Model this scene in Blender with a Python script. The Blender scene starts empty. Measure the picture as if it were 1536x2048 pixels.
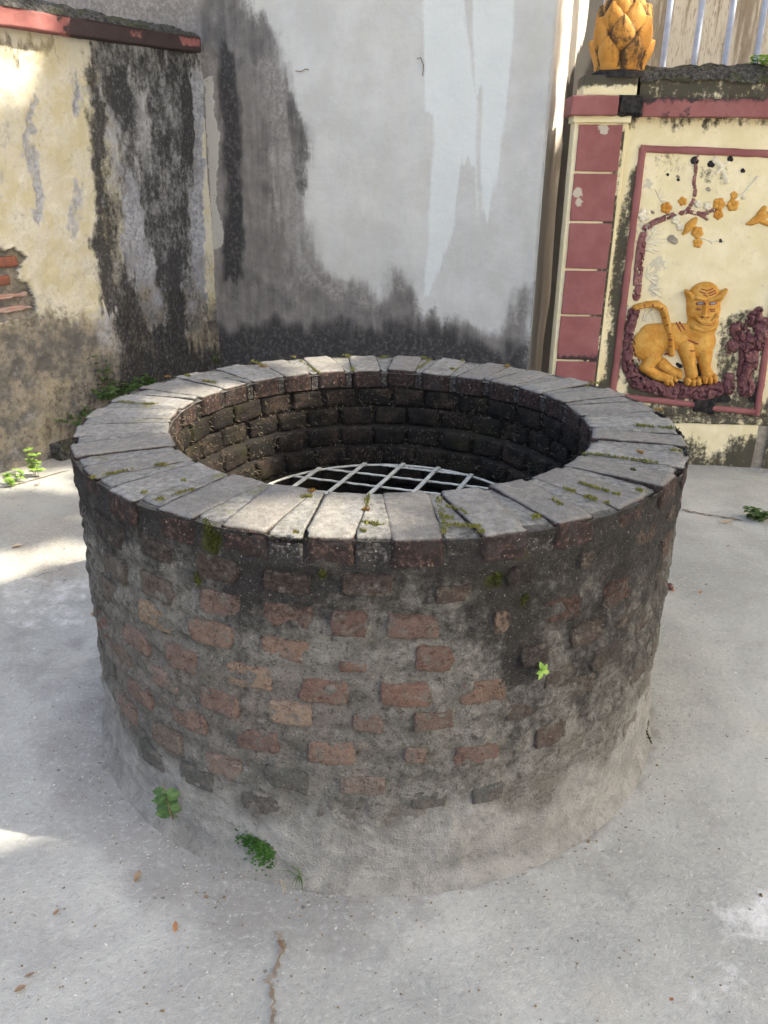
import bpy, bmesh, math, random
import numpy as np
from mathutils import Vector, Matrix

# ------------------------------------------------------------------ camera, light, exposure
scene = bpy.context.scene
CAM = np.array([0.01205, -2.29102, 1.55320]); PITCH = math.radians(22.754); ROLL = math.radians(0.773); F = 1650.0
_cp, _sp, _cr, _sr = math.cos(PITCH), math.sin(PITCH), math.cos(ROLL), math.sin(ROLL)
FW = np.array([0, _cp, -_sp]); _up = np.array([0, _sp, _cp]); _rt = np.array([1., 0, 0])
RT = _cr*_rt + _sr*_up; UP = -_sr*_rt + _cr*_up
cam_d = bpy.data.cameras.new('camera'); cam = bpy.data.objects.new('camera', cam_d)
scene.collection.objects.link(cam)
cam_d.sensor_fit = 'VERTICAL'; cam_d.sensor_height = 24.0; cam_d.lens = 24.0*F/2048.0
cam_d.clip_start = 0.05; cam_d.clip_end = 400
cam.matrix_world = Matrix(((RT[0], UP[0], -FW[0], CAM[0]), (RT[1], UP[1], -FW[1], CAM[1]), (RT[2], UP[2], -FW[2], CAM[2]), (0, 0, 0, 1)))
scene.camera = cam
scene.render.resolution_x = 768; scene.render.resolution_y = 1024

SUN_AZ = math.radians(-10); SUN_EL = math.radians(47)
SUN = np.array([math.cos(SUN_EL)*math.cos(SUN_AZ), math.cos(SUN_EL)*math.sin(SUN_AZ), math.sin(SUN_EL)])
world = bpy.data.worlds.new('World'); scene.world = world; world.use_nodes = True
wn = world.node_tree; bg = wn.nodes['Background']; sky = wn.nodes.new('ShaderNodeTexSky')
sky.sky_type = 'NISHITA'; sky.sun_disc = False; sky.sun_elevation = SUN_EL; sky.sun_rotation = math.pi/2 - SUN_AZ
sky.altitude = 10; sky.air_density = 1.0; sky.dust_density = 9.5; sky.ozone_density = 0.0
wn.links.new(sky.outputs[0], bg.inputs[0]); bg.inputs[1].default_value = 0.15
sun_d = bpy.data.lights.new('sun', 'SUN'); sun_d.energy = 2.3; sun_d.angle = math.radians(0.55); sun_d.color = (1.0, 0.90, 0.74)
sun_o = bpy.data.objects.new('sun', sun_d); scene.collection.objects.link(sun_o)
sun_o.rotation_euler = Vector(SUN).to_track_quat('Z', 'Y').to_euler(); sun_o.location = (6, -2, 9)
vs = scene.view_settings; vs.view_transform = 'Standard'; vs.look = 'None'; vs.gamma = 1.0; vs.use_curve_mapping = False
vs.exposure = 2.30

# ------------------------------------------------------------------ measuring: photo point -> point on a real surface
def ray(x, y): return FW + RT*((x-768)/F) + UP*((1024-y)/F)
def on_z(x, y, z=0.0):
    d = ray(x, y); return CAM + d*((z-CAM[2])/d[2])
def on_cyl(x, y, R, far=False):
    d = ray(x, y); a = d[0]**2+d[1]**2; b = 2*(CAM[0]*d[0]+CAM[1]*d[1]); c = CAM[0]**2+CAM[1]**2-R*R
    D = max(b*b-4*a*c, 0); t = (-b+(math.sqrt(D) if far else -math.sqrt(D)))/(2*a); P = CAM+d*t
    return math.atan2(P[1], P[0]), P[2]
class Plane:
    def __init__(s, p0, d):
        s.p = np.array(p0, float); d = np.array(d, float); s.d = d/np.hypot(*d); s.n = np.array([s.d[1], -s.d[0]])
    def uv(s, x, y, w=0.0):
        r = ray(x, y); n3 = np.array([s.n[0], s.n[1], 0]); q = np.array([s.p[0]+s.n[0]*w, s.p[1]+s.n[1]*w, 0])
        t = n3@(q-CAM)/(n3@r); P = CAM+r*t
        return float((P[:2]-s.p)@s.d), float(P[2])
    def W(s, u, v, w=0.0):
        u, v, w = np.broadcast_arrays(np.asarray(u, float), np.asarray(v, float), np.asarray(w, float))
        return np.stack([s.p[0]+s.d[0]*u+s.n[0]*w, s.p[1]+s.d[1]*u+s.n[1]*w, v], -1)
LW = Plane((-2.0656, 1.8916), (0.5751, 0.8181))            # left boundary wall
GW = Plane((-1.111, 3.25), (0.9155, -0.4023))              # grey house front
_e = GW.W(2.118, 0)
HF = Plane((_e[0], _e[1]), (0.4023, 0.9155))               # grey house return face
RW = Plane((0.95, 2.287), (0.9982, -0.0599))               # painted wall with the relief
BW = Plane((0.7, 4.4), (1.0, 0.06))                       # sunlit house behind

# ------------------------------------------------------------------ numpy helpers
def _hash(ix, iy, iz, seed):
    h = (ix.astype(np.int64)*374761393 + iy.astype(np.int64)*668265263 + iz.astype(np.int64)*2147483647 + seed*1274126177) & 0xffffffff
    h = ((h ^ (h >> 13))*1274126177) & 0xffffffff; h = ((h ^ (h >> 16))*2246822519) & 0xffffffff
    return ((h ^ (h >> 15)) & 0xffffff)/float(0xffffff)
def vnoise(x, y, z=0.0, seed=0):
    x, y, z = np.broadcast_arrays(np.asarray(x, float), np.asarray(y, float), np.asarray(z, float))
    xi, yi, zi = np.floor(x), np.floor(y), np.floor(z); fx, fy, fz = x-xi, y-yi, z-zi
    fx, fy, fz = [t*t*(3-2*t) for t in (fx, fy, fz)]; xi, yi, zi = [t.astype(np.int64) for t in (xi, yi, zi)]
    r = 0
    for a in (0, 1):
        for b in (0, 1):
            for c in (0, 1):
                w = (fx if a else 1-fx)*(fy if b else 1-fy)*(fz if c else 1-fz)
                r = r + w*_hash(xi+a, yi+b, zi+c, seed)
    return r
def fbm(x, y, z=0.0, oct=4, seed=0, g=0.5):
    s = 0; a = 1; t = 0; x, y, z = np.asarray(x, float), np.asarray(y, float), np.asarray(z, float)
    for o in range(oct):
        s = s+a*vnoise(x, y, z, seed+o*17); t += a; a *= g; x, y, z = x*2.03, y*2.03, z*2.03
    return s/t
def sstep(a, b, x):
    t = np.clip((np.asarray(x, float)-a)/(b-a), 0, 1); return t*t*(3-2*t)
def sdist(U, V, poly):
    P = np.asarray(poly, float); d2 = np.full(np.shape(U), 1e18); ins = np.zeros(np.shape(U), bool)
    for i in range(len(P)):
        a, b = P[i-1], P[i]; e = b-a; wx, wy = U-a[0], V-a[1]
        t = np.clip((wx*e[0]+wy*e[1])/max(e@e, 1e-12), 0, 1); d2 = np.minimum(d2, (wx-e[0]*t)**2+(wy-e[1]*t)**2)
        c = ((a[1] > V) != (b[1] > V)); 
        with np.errstate(divide='ignore', invalid='ignore'):
            ins ^= c & (U < (b[0]-a[0])*(V-a[1])/(b[1]-a[1] if b[1] != a[1] else 1e-12)+a[0])
    return np.where(ins, 1, -1)*np.sqrt(d2)
def pmask(U, V, poly, soft): return sstep(-soft, soft, sdist(U, V, poly))
def s2l(r, g, b):
    f = lambda c: c/12.92 if c <= 0.04045 else ((c+0.055)/1.055)**2.4
    return (f(r/255), f(g/255), f(b/255), 1.0)

# ------------------------------------------------------------------ object helpers
COL = scene.collection
def tag(o, label=None, cat=None, group=None, kind=None):
    if label: o['label'] = label
    if cat: o['category'] = cat
    if group: o['group'] = group
    if kind: o['kind'] = kind
    return o
def thing(name, loc, label, cat, group=None):
    o = bpy.data.objects.new(name, None); o.location = Vector([float(c) for c in loc]); o.empty_display_size = 0.1
    COL.objects.link(o); return tag(o, label, cat, group, 'thing')
def _rootloc(p):
    return p.location.copy() if p.type == 'EMPTY' else Vector((0, 0, 0))
def dusty(c, k=0.5):
    g = (c[0]*.3+c[1]*.5+c[2]*.2)*1.02; q = [t*(1-k)+g*k for t in c[:3]]; return (q[0]*.98, q[1]*1.03, q[2]*.93)
def link(name, me, mat, parent=None, col=None):
    o = bpy.data.objects.new(name, me); COL.objects.link(o)
    if mat is not None and len(me.materials) == 0: me.materials.append(mat)
    if parent is not None:
        o.parent = parent; o.matrix_parent_inverse = Matrix.Translation(_rootloc(parent)).inverted()
    if col is not None: o.color = (*dusty(col, 0.47), 1)
    return o
def raw_mesh(name, verts, faces, smooth=False, attrs=None):
    me = bpy.data.meshes.new(name); V = np.asarray(verts, np.float32).reshape(-1, 3)
    if isinstance(faces, np.ndarray):
        k = faces.shape[1]; me.vertices.add(len(V)); me.vertices.foreach_set('co', V.ravel())
        me.loops.add(faces.size); me.loops.foreach_set('vertex_index', faces.astype(np.int32).ravel())
        me.polygons.add(len(faces)); me.polygons.foreach_set('loop_start', (np.arange(len(faces))*k).astype(np.int32))
        me.update(calc_edges=True); me.validate()
    else:
        me.from_pydata(V.tolist(), [], faces); me.update()
    if smooth and len(me.polygons): me.polygons.foreach_set('use_smooth', np.ones(len(me.polygons), bool))
    for k, a in (attrs or {}).items():
        at = me.color_attributes.new(k, 'FLOAT_COLOR', 'POINT'); at.data.foreach_set('color', np.asarray(a, np.float32).reshape(-1))
    return me
def grid(name, X, attrs=None, wrap=False, smooth=True, flip=False, keep=None):
    ny, nx = X.shape[:2]; idx = np.arange(ny*nx).reshape(ny, nx)
    r = np.roll(idx, -1, 1) if wrap else idx[:, 1:]; l = idx if wrap else idx[:, :-1]
    q = np.stack([l[:-1], r[:-1], r[1:], l[1:]], -1).reshape(-1, 4)
    if keep is not None: q = q[keep.reshape(-1)[q].any(1)]
    if flip: q = q[:, ::-1].copy()
    V = X.reshape(-1, 3); at = {k: np.asarray(a).reshape(-1, 4) for k, a in (attrs or {}).items()}
    if keep is not None:
        used = np.unique(q); rm = np.full(len(V), -1); rm[used] = np.arange(len(used)); q = rm[q]; V = V[used]; at = {k: a[used] for k, a in at.items()}
    return raw_mesh(name, V, q, smooth, at)
def rgba(r, g, b, a): return np.stack(np.broadcast_arrays(r, g, b, a), -1)
def box_uvw(pl, u0, u1, v0, v1, w0, w1, rough=0.0, seed=0, n=0.03, maxn=60, bevel=0.004):
    """rough-cast box on a wall plane: a bevelled, slightly uneven block"""
    nu = int(min(maxn, max(2, (u1-u0)/n))); nv = int(min(maxn, max(2, (v1-v0)/n))); nw = int(min(maxn, max(2, abs(w1-w0)/n)))
    bm = bmesh.new(); F_ = []
    def face(A, B, f):
        g = [[bm.verts.new(f(a, b)) for a in A] for b in B]
        for j in range(len(B)-1):
            for i in range(len(A)-1): bm.faces.new((g[j][i], g[j][i+1], g[j+1][i+1], g[j+1][i]))
    U = np.linspace(u0, u1, nu+1); Vv = np.linspace(v0, v1, nv+1); Wv = np.linspace(w0, w1, nw+1)
    face(U, Vv, lambda a, b: (a, b, w1)); face(U[::-1], Vv, lambda a, b: (a, b, w0))
    face(U, Wv[::-1], lambda a, b: (a, v1, b)); face(U, Wv, lambda a, b: (a, v0, b))
    face(Wv, Vv, lambda a, b: (u0, b, a)); face(Wv[::-1], Vv, lambda a, b: (u1, b, a))
    bmesh.ops.remove_doubles(bm, verts=bm.verts, dist=1e-6)
    bm.normal_update()
    if bevel:
        sharp = [e for e in bm.edges if len(e.link_faces) == 2 and e.calc_face_angle(0) > 1.0]
        bmesh.ops.bevel(bm, geom=sharp, offset=bevel, segments=2, affect='EDGES', profile=0.6)
    P = np.array([v.co[:] for v in bm.verts]); N = np.array([v.normal[:] for v in bm.verts])
    if rough:
        h = (fbm(P[:, 0]*14, P[:, 1]*14, P[:, 2]*14, 4, seed)-0.5)*2*rough; P = P+N*h[:, None]
    Wd = pl.W(P[:, 0], P[:, 1], P[:, 2])
    for v, c in zip(bm.verts, Wd): v.co = c
    bmesh.ops.recalc_face_normals(bm, faces=bm.faces)
    me = bpy.data.meshes.new('block'); bm.to_mesh(me); bm.free()
    me.polygons.foreach_set('use_smooth', np.ones(len(me.polygons), bool)); return me
def tube(pts, rad, seg=6, caps=True):
    pts = [np.asarray(p, float) for p in pts]; rad = [rad]*len(pts) if np.isscalar(rad) else rad; V = []; Fc = []
    for i, p in enumerate(pts):
        t = pts[min(i+1, len(pts)-1)]-pts[max(i-1, 0)]; t = t/(np.linalg.norm(t)+1e-9)
        a = np.cross(t, (0, 0, 1) if abs(t[2]) < 0.9 else (1, 0, 0)); a /= np.linalg.norm(a); b = np.cross(t, a)
        for k in range(seg):
            th = 2*math.pi*k/seg; V.append(p+rad[i]*(a*math.cos(th)+b*math.sin(th)))
    for i in range(len(pts)-1):
        for k in range(seg): Fc.append((i*seg+k, i*seg+(k+1) % seg, (i+1)*seg+(k+1) % seg, (i+1)*seg+k))
    if caps: Fc.append(tuple(range(seg))[::-1]); Fc.append(tuple((len(pts)-1)*seg+k for k in range(seg)))
    return V, Fc
class MB:
    def __init__(s): s.V = []; s.F = []
    def add(s, V, Fc):
        o = len(s.V); s.V += [tuple(map(float, v)) for v in V]; s.F += [tuple(i+o for i in f) for f in Fc]; return s
    def mesh(s, name, smooth=True): return raw_mesh(name, s.V, s.F, smooth)
    def leaf(s, base, d, up, L, w, fold=0.25, curl=0.2):
        """a pointed leaf blade of 8 faces, folded along its midrib and curled"""
        base, d, up = [np.asarray(t, float) for t in (base, d, up)]; d = d/np.linalg.norm(d); sd = np.cross(d, up); sd /= (np.linalg.norm(sd)+1e-9); up = np.cross(sd, d)
        rows = [(0, 0.08), (0.22, 0.75), (0.5, 1.0), (0.78, 0.62), (1.0, 0.02)]; V = []
        for t, k in rows:
            c = base+d*L*t-up*L*curl*t*t; h = w*0.5*k
            V += [c-sd*h+up*h*fold, c, c+sd*h+up*h*fold]
        Fc = []
        for i in range(4):
            a = i*3; Fc += [(a, a+1, a+4, a+3), (a+1, a+2, a+5, a+4)]
        return s.add(V, Fc)

# ------------------------------------------------------------------ node helper
class Mat:
    def __init__(s, name):
        s.m = bpy.data.materials.new(name); s.m.use_nodes = True; s.t = s.m.node_tree; s.n = s.t.nodes; s.l = s.t.links
        s.b = s.n['Principled BSDF']; s.geo = s.n.new('ShaderNodeNewGeometry')
    def _s(s, sock, v):
        if v is None: return
        if isinstance(v, bpy.types.NodeSocket): s.l.new(v, sock)
        elif isinstance(v, (tuple, list)):
            sock.default_value = tuple(v) if len(sock.default_value) == len(v) else (tuple(v)+(1.0,))[:len(sock.default_value)]
        else: sock.default_value = v
    @property
    def pos(s): return s.geo.outputs['Position']
    @property
    def nrm(s): return s.geo.outputs['Normal']
    def sc(s, v, k):
        n = s.n.new('ShaderNodeVectorMath'); n.operation = 'MULTIPLY'; s._s(n.inputs[0], v); n.inputs[1].default_value = k; return n.outputs[0]
    def axes(s, pl):
        """position -> (u, v, w) along a wall"""
        out = s.n.new('ShaderNodeCombineXYZ')
        for i, (dx, dy, dz) in enumerate([(pl.d[0], pl.d[1], 0), (0, 0, 1), (pl.n[0], pl.n[1], 0)]):
            d = s.n.new('ShaderNodeVectorMath'); d.operation = 'DOT_PRODUCT'; s._s(d.inputs[0], s.pos); d.inputs[1].default_value = (dx, dy, dz); s.l.new(d.outputs['Value'], out.inputs[i])
        return out.outputs[0]
    def noise(s, scale, detail=4, rough=0.55, vec=None, dist=0.0):
        n = s.n.new('ShaderNodeTexNoise'); s._s(n.inputs['Vector'], vec if vec is not None else s.pos)
        n.inputs['Scale'].default_value = scale; n.inputs['Detail'].default_value = detail; n.inputs['Roughness'].default_value = rough; n.inputs['Distortion'].default_value = dist
        return n.outputs['Fac']
    def voro(s, scale, vec=None, feat='F1', out='Distance'):
        n = s.n.new('ShaderNodeTexVoronoi'); n.feature = feat; s._s(n.inputs['Vector'], vec if vec is not None else s.pos); n.inputs['Scale'].default_value = scale; return n.outputs[out]
    def math(s, op, a, b=None, clamp=False):
        n = s.n.new('ShaderNodeMath'); n.operation = op; n.use_clamp = clamp; s._s(n.inputs[0], a); s._s(n.inputs[1], b); return n.outputs[0]
    def step(s, x, a, b):
        n = s.n.new('ShaderNodeMapRange'); n.interpolation_type = 'SMOOTHSTEP'; s._s(n.inputs[0], x); s._s(n.inputs[1], a); s._s(n.inputs[2], b); return n.outputs[0]
    def mix(s, f, a, b, mode='MIX'):
        n = s.n.new('ShaderNodeMix'); n.data_type = 'RGBA'; n.blend_type = mode; s._s(n.inputs[0], f); s._s(n.inputs[6], a); s._s(n.inputs[7], b); return n.outputs[2]
    def attr(s, name):
        a = s.n.new('ShaderNodeAttribute'); a.attribute_name = name; sp = s.n.new('ShaderNodeSeparateColor'); s.l.new(a.outputs['Color'], sp.inputs[0])
        return sp.outputs[0], sp.outputs[1], sp.outputs[2], a.outputs['Alpha']
    def objcol(s): return s.n.new('ShaderNodeObjectInfo').outputs['Color']
    def objrand(s): return s.n.new('ShaderNodeObjectInfo').outputs['Random']
    def nz(s):
        n = s.n.new('ShaderNodeSeparateXYZ'); s.l.new(s.nrm, n.inputs[0]); return n.outputs[2]
    def thr(s, mask, noise, k=0.9, w=0.12):
        """a mask whose edge is broken up by noise"""
        v = s.math('ADD', mask, s.math('MULTIPLY', s.math('SUBTRACT', noise, 0.5), k)); return s.step(v, 0.5-w, 0.5+w)
    def out(s, col, rough=0.9, bump=None, dist=0.004, strength=1.0, spec=0.25):
        s._s(s.b.inputs['Base Color'], col); s._s(s.b.inputs['Roughness'], rough); s.b.inputs['Specular IOR Level'].default_value = spec
        if bump is not None:
            n = s.n.new('ShaderNodeBump'); n.inputs['Distance'].default_value = dist; n.inputs['Strength'].default_value = strength; s._s(n.inputs['Height'], bump); s.l.new(n.outputs[0], s.b.inputs['Normal'])
        return s.m

# ------------------------------------------------------------------ materials
def m_ground():
    m = Mat('courtyard_concrete'); r, g, b, a = m.attr('m')
    big = m.noise(1.1, 5, 0.6); mid = m.noise(6.5, 6, 0.62); fine = m.noise(70, 5, 0.7); grit = m.noise(260, 3, 0.7)
    c = m.mix(m.step(big, 0.36, 0.64), s2l(153, 154, 149), s2l(177, 178, 172))
    c = m.mix(m.math('MULTIPLY', m.step(mid, 0.42, 0.72), 0.55), c, s2l(148, 148, 145))
    c = m.mix(m.math('MULTIPLY', m.step(m.noise(2.3, 6, 0.6), 0.55, 0.75), 0.35), c, s2l(180, 170, 152))
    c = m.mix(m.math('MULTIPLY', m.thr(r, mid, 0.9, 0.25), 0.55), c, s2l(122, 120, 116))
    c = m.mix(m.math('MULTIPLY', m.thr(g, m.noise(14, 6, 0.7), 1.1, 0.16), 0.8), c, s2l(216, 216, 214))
    c = m.mix(m.math('MULTIPLY', m.thr(b, fine, 0.8, 0.3), 0.7), c, s2l(150, 132, 108))
    c = m.mix(m.math('MULTIPLY', a, 0.75), c, s2l(92, 86, 78))
    c = m.mix(m.math('MULTIPLY', m.step(fine, 0.52, 0.68), 0.30), c, s2l(124, 121, 115)); c = m.mix(m.math('MULTIPLY', m.step(fine, 0.46, 0.34), 0.3), c, s2l(200, 199, 195))
    c = m.mix(m.math('MULTIPLY', m.step(grit, 0.57, 0.70), 0.40), c, s2l(104, 100, 94))
    sp = m.noise(38, 2, 0.5); c = m.mix(m.math('MULTIPLY', m.step(sp, 0.72, 0.77), 0.75), c, s2l(88, 82, 74))
    c = m.mix(m.math('MULTIPLY', m.step(m.noise(55, 2, 0.5, m.sc(m.pos, (1, 1, 3))), 0.735, 0.77), 0.7), c, s2l(216, 214, 208))
    h = m.math('ADD', m.math('MULTIPLY', fine, 0.5), m.math('ADD', m.math('MULTIPLY', grit, 0.25), m.math('MULTIPLY', mid, 1.2)))
    return m.out(c, 0.9, h, 0.009, 0.8)
def m_mortar():
    m = Mat('weathered_well_mortar'); r, g, b, a = m.attr('m')
    n1 = m.noise(13, 7, 0.66); n2 = m.noise(55, 7, 0.74); n3 = m.noise(190, 4, 0.72); st = m.noise(8, 7, 0.7, m.sc(m.pos, (1.8, 1.8, 0.45))); n0 = m.noise(4.5, 5, 0.6)
    c = m.mix(m.step(n1, 0.34, 0.66), s2l(122, 119, 110), s2l(158, 155, 146))
    c = m.mix(m.math('MULTIPLY', m.step(n2, 0.5, 0.68), .85), c, s2l(84, 81, 75)); c = m.mix(m.math('MULTIPLY', m.step(n2, 0.46, 0.32), 0.6), c, s2l(180, 177, 168))
    c = m.mix(m.math('MULTIPLY', m.step(n3, 0.53, 0.66), 0.75), c, s2l(60, 57, 52))
    c = m.mix(m.math('MULTIPLY', m.step(m.noise(120, 3, 0.6), 0.62, 0.70), 0.55), c, s2l(186, 182, 172))
    c = m.mix(m.math('MULTIPLY', m.thr(a, n1, 1.2, 0.25), 0.45), c, s2l(122, 100, 86))
    dust = m.mix(m.step(n1, .36, .64), s2l(172, 170, 163), s2l(200, 198, 190)); dust = m.mix(m.math('MULTIPLY', m.step(n2, 0.52, 0.68), 0.5), dust, s2l(120, 116, 112)); dust = m.mix(m.math('MULTIPLY', m.step(n3, 0.62, 0.72), 0.5), dust, s2l(92, 88, 84))
    c = m.mix(m.math('MULTIPLY', m.thr(g, m.math('ADD', m.math('MULTIPLY', m.noise(18, 6, 0.6), 0.6), m.math('MULTIPLY', n2, 0.4)), 1.3, 0.28), 0.85), c, dust)
    top = m.step(m.nz(), 0.55, 0.92)
    k = m.thr(r, m.math('ADD', m.math('MULTIPLY', st, 0.42), m.math('ADD', m.math('MULTIPLY', n2, 0.34), m.math('MULTIPLY', n0, 0.24))), 3.0, 0.34)
    k = m.math('MULTIPLY', k, m.math('SUBTRACT', 1.0, m.math('MULTIPLY', top, 0.8)))
    c = m.mix(m.math('MULTIPLY', k, 0.9), c, m.mix(m.step(n3, 0.48, 0.68), s2l(40, 38, 38), s2l(80, 76, 71)))
    c = m.mix(m.math('MULTIPLY', m.step(m.noise(170, 2, 0.5), 0.66, 0.72), m.math('MULTIPLY', k, 0.8)), c, s2l(160, 156, 148))
    c = m.mix(m.math('MULTIPLY', m.thr(b, n2, 1.4, 0.2), 0.8), c, m.mix(n3, s2l(62, 62, 26), s2l(104, 104, 44)))
    h = m.math('ADD', m.math('MULTIPLY', n2, 1.2), m.math('ADD', m.math('MULTIPLY', n3, 0.7), n1))
    return m.out(c, 0.95, h, 0.026, 1.0)
def m_joint():
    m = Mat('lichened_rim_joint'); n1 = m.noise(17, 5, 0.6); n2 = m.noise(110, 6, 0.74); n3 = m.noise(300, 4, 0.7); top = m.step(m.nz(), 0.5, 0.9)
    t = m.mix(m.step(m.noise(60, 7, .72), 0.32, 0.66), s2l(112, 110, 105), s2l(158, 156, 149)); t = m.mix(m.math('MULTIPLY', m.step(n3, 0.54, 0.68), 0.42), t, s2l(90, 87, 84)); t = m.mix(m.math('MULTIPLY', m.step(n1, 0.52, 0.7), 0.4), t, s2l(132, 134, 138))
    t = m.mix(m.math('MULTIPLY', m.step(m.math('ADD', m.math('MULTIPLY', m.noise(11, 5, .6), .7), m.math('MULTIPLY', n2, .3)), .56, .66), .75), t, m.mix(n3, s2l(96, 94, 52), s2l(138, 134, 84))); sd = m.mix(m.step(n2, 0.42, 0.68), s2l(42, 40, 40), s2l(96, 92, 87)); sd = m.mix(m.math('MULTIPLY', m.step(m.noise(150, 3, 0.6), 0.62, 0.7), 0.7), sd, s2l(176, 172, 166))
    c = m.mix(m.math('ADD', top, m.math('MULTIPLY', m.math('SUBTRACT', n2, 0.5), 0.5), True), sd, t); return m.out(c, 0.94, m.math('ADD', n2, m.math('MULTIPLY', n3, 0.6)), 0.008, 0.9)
def m_brick():
    m = Mat('old_clay_brick'); r, g, b, a = m.attr('m'); oc = m.objcol()
    n1 = m.noise(22, 5, 0.6); n2 = m.noise(85, 5, 0.7); n3 = m.noise(260, 3, 0.7)
    c = m.mix(m.math('MULTIPLY', m.step(n1, 0.35, 0.7), 0.45), oc, m.mix(0.55, oc, s2l(92, 62, 50)))
    c = m.mix(m.math('MULTIPLY', m.step(n2, 0.52, 0.72), 0.6), c, s2l(64, 50, 43))
    c = m.mix(m.math('MULTIPLY', m.step(m.noise(34, 6, 0.7), 0.5, 0.64), 0.8), c, s2l(122, 117, 108))
    c = m.mix(m.math('MULTIPLY', m.step(n3, 0.6, 0.74), 0.5), c, s2l(196, 176, 156))
    c = m.mix(m.math('MULTIPLY', m.thr(g, n1, 0.6, 0.3), 0.75), c, s2l(152, 144, 138))
    c = m.mix(m.math('MULTIPLY', m.thr(r, n2, 2.2, 0.35), 0.8), c, m.mix(m.step(n3, 0.5, 0.75), s2l(40, 34, 32), s2l(78, 66, 60)))
    cr = m.step(m.voro(38, m.mix(0.16, m.pos, m.n_col(30)), 'DISTANCE_TO_EDGE'), 0.0, 0.05)
    c = m.mix(m.math('MULTIPLY', m.math('SUBTRACT', 1.0, cr), m.math('MULTIPLY', m.step(n1, 0.45, 0.6), 0.7)), c, s2l(52, 44, 40))
    h = m.math('ADD', n2, m.math('ADD', m.math('MULTIPLY', n3, 0.6), m.math('MULTIPLY', cr, 0.4)))
    return m.out(c, 0.93, h, 0.015, 1.0)
def _ncol(s, sc):
    n = s.n.new('ShaderNodeTexNoise'); s._s(n.inputs['Vector'], s.pos); n.inputs['Scale'].default_value = sc; return n.outputs['Color']
Mat.n_col = _ncol
def m_rimbrick():
    m = Mat('lichened_rim_brick'); oc = m.objcol(); rnd = m.objrand()
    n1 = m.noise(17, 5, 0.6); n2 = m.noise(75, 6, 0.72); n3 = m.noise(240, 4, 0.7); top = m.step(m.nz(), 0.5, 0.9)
    n4 = m.noise(60, 7, 0.72); t = m.mix(m.step(n4, 0.32, 0.66), s2l(116, 113, 107), s2l(164, 161, 153)); t = m.mix(m.math('MULTIPLY', m.step(m.noise(5.5, 6, .65), .5, .66), .6), t, s2l(112, 107, 102))
    t = m.mix(m.math('MULTIPLY', m.step(n1, 0.46, 0.7), m.math('ADD', 0.22, m.math('MULTIPLY', rnd, 0.45))), t, oc)
    t = m.mix(m.math('MULTIPLY', m.step(m.noise(9, 5, 0.6), 0.5, 0.7), 0.5), t, s2l(132, 134, 138))
    t = m.mix(m.math('MULTIPLY', m.step(n3, 0.54, 0.68), 0.42), t, s2l(96, 91, 87)); t = m.mix(m.math('MULTIPLY', m.step(rnd, 0.25, 0.95), 0.5), t, s2l(112, 107, 101))
    t = m.mix(m.math('MULTIPLY', m.step(m.noise(330, 2, 0.6), 0.62, 0.7), 0.5), t, s2l(208, 206, 202))
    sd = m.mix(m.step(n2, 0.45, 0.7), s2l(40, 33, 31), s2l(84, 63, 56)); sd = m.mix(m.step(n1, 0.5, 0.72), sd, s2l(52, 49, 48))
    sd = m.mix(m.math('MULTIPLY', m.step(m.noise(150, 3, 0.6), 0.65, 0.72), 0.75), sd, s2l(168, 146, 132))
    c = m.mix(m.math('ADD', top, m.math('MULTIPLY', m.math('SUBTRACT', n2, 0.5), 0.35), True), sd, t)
    return m.out(c, 0.93, m.math('ADD', n2, m.math('MULTIPLY', n3, 0.6)), 0.006, 0.9)
def m_inner(name, base):
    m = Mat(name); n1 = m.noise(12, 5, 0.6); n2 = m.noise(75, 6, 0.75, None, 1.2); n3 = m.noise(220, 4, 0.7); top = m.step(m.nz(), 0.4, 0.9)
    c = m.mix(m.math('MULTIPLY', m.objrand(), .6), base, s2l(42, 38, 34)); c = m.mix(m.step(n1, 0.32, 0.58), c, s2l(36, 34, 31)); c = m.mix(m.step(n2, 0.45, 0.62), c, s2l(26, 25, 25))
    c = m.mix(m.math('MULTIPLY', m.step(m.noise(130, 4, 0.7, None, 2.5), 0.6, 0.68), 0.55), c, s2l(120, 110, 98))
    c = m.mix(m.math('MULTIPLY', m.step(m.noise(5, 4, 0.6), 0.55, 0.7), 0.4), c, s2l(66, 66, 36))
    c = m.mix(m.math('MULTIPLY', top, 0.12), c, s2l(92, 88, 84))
    return m.out(c, 0.95, m.math('ADD', n2, n3), 0.012, 1.0)
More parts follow.
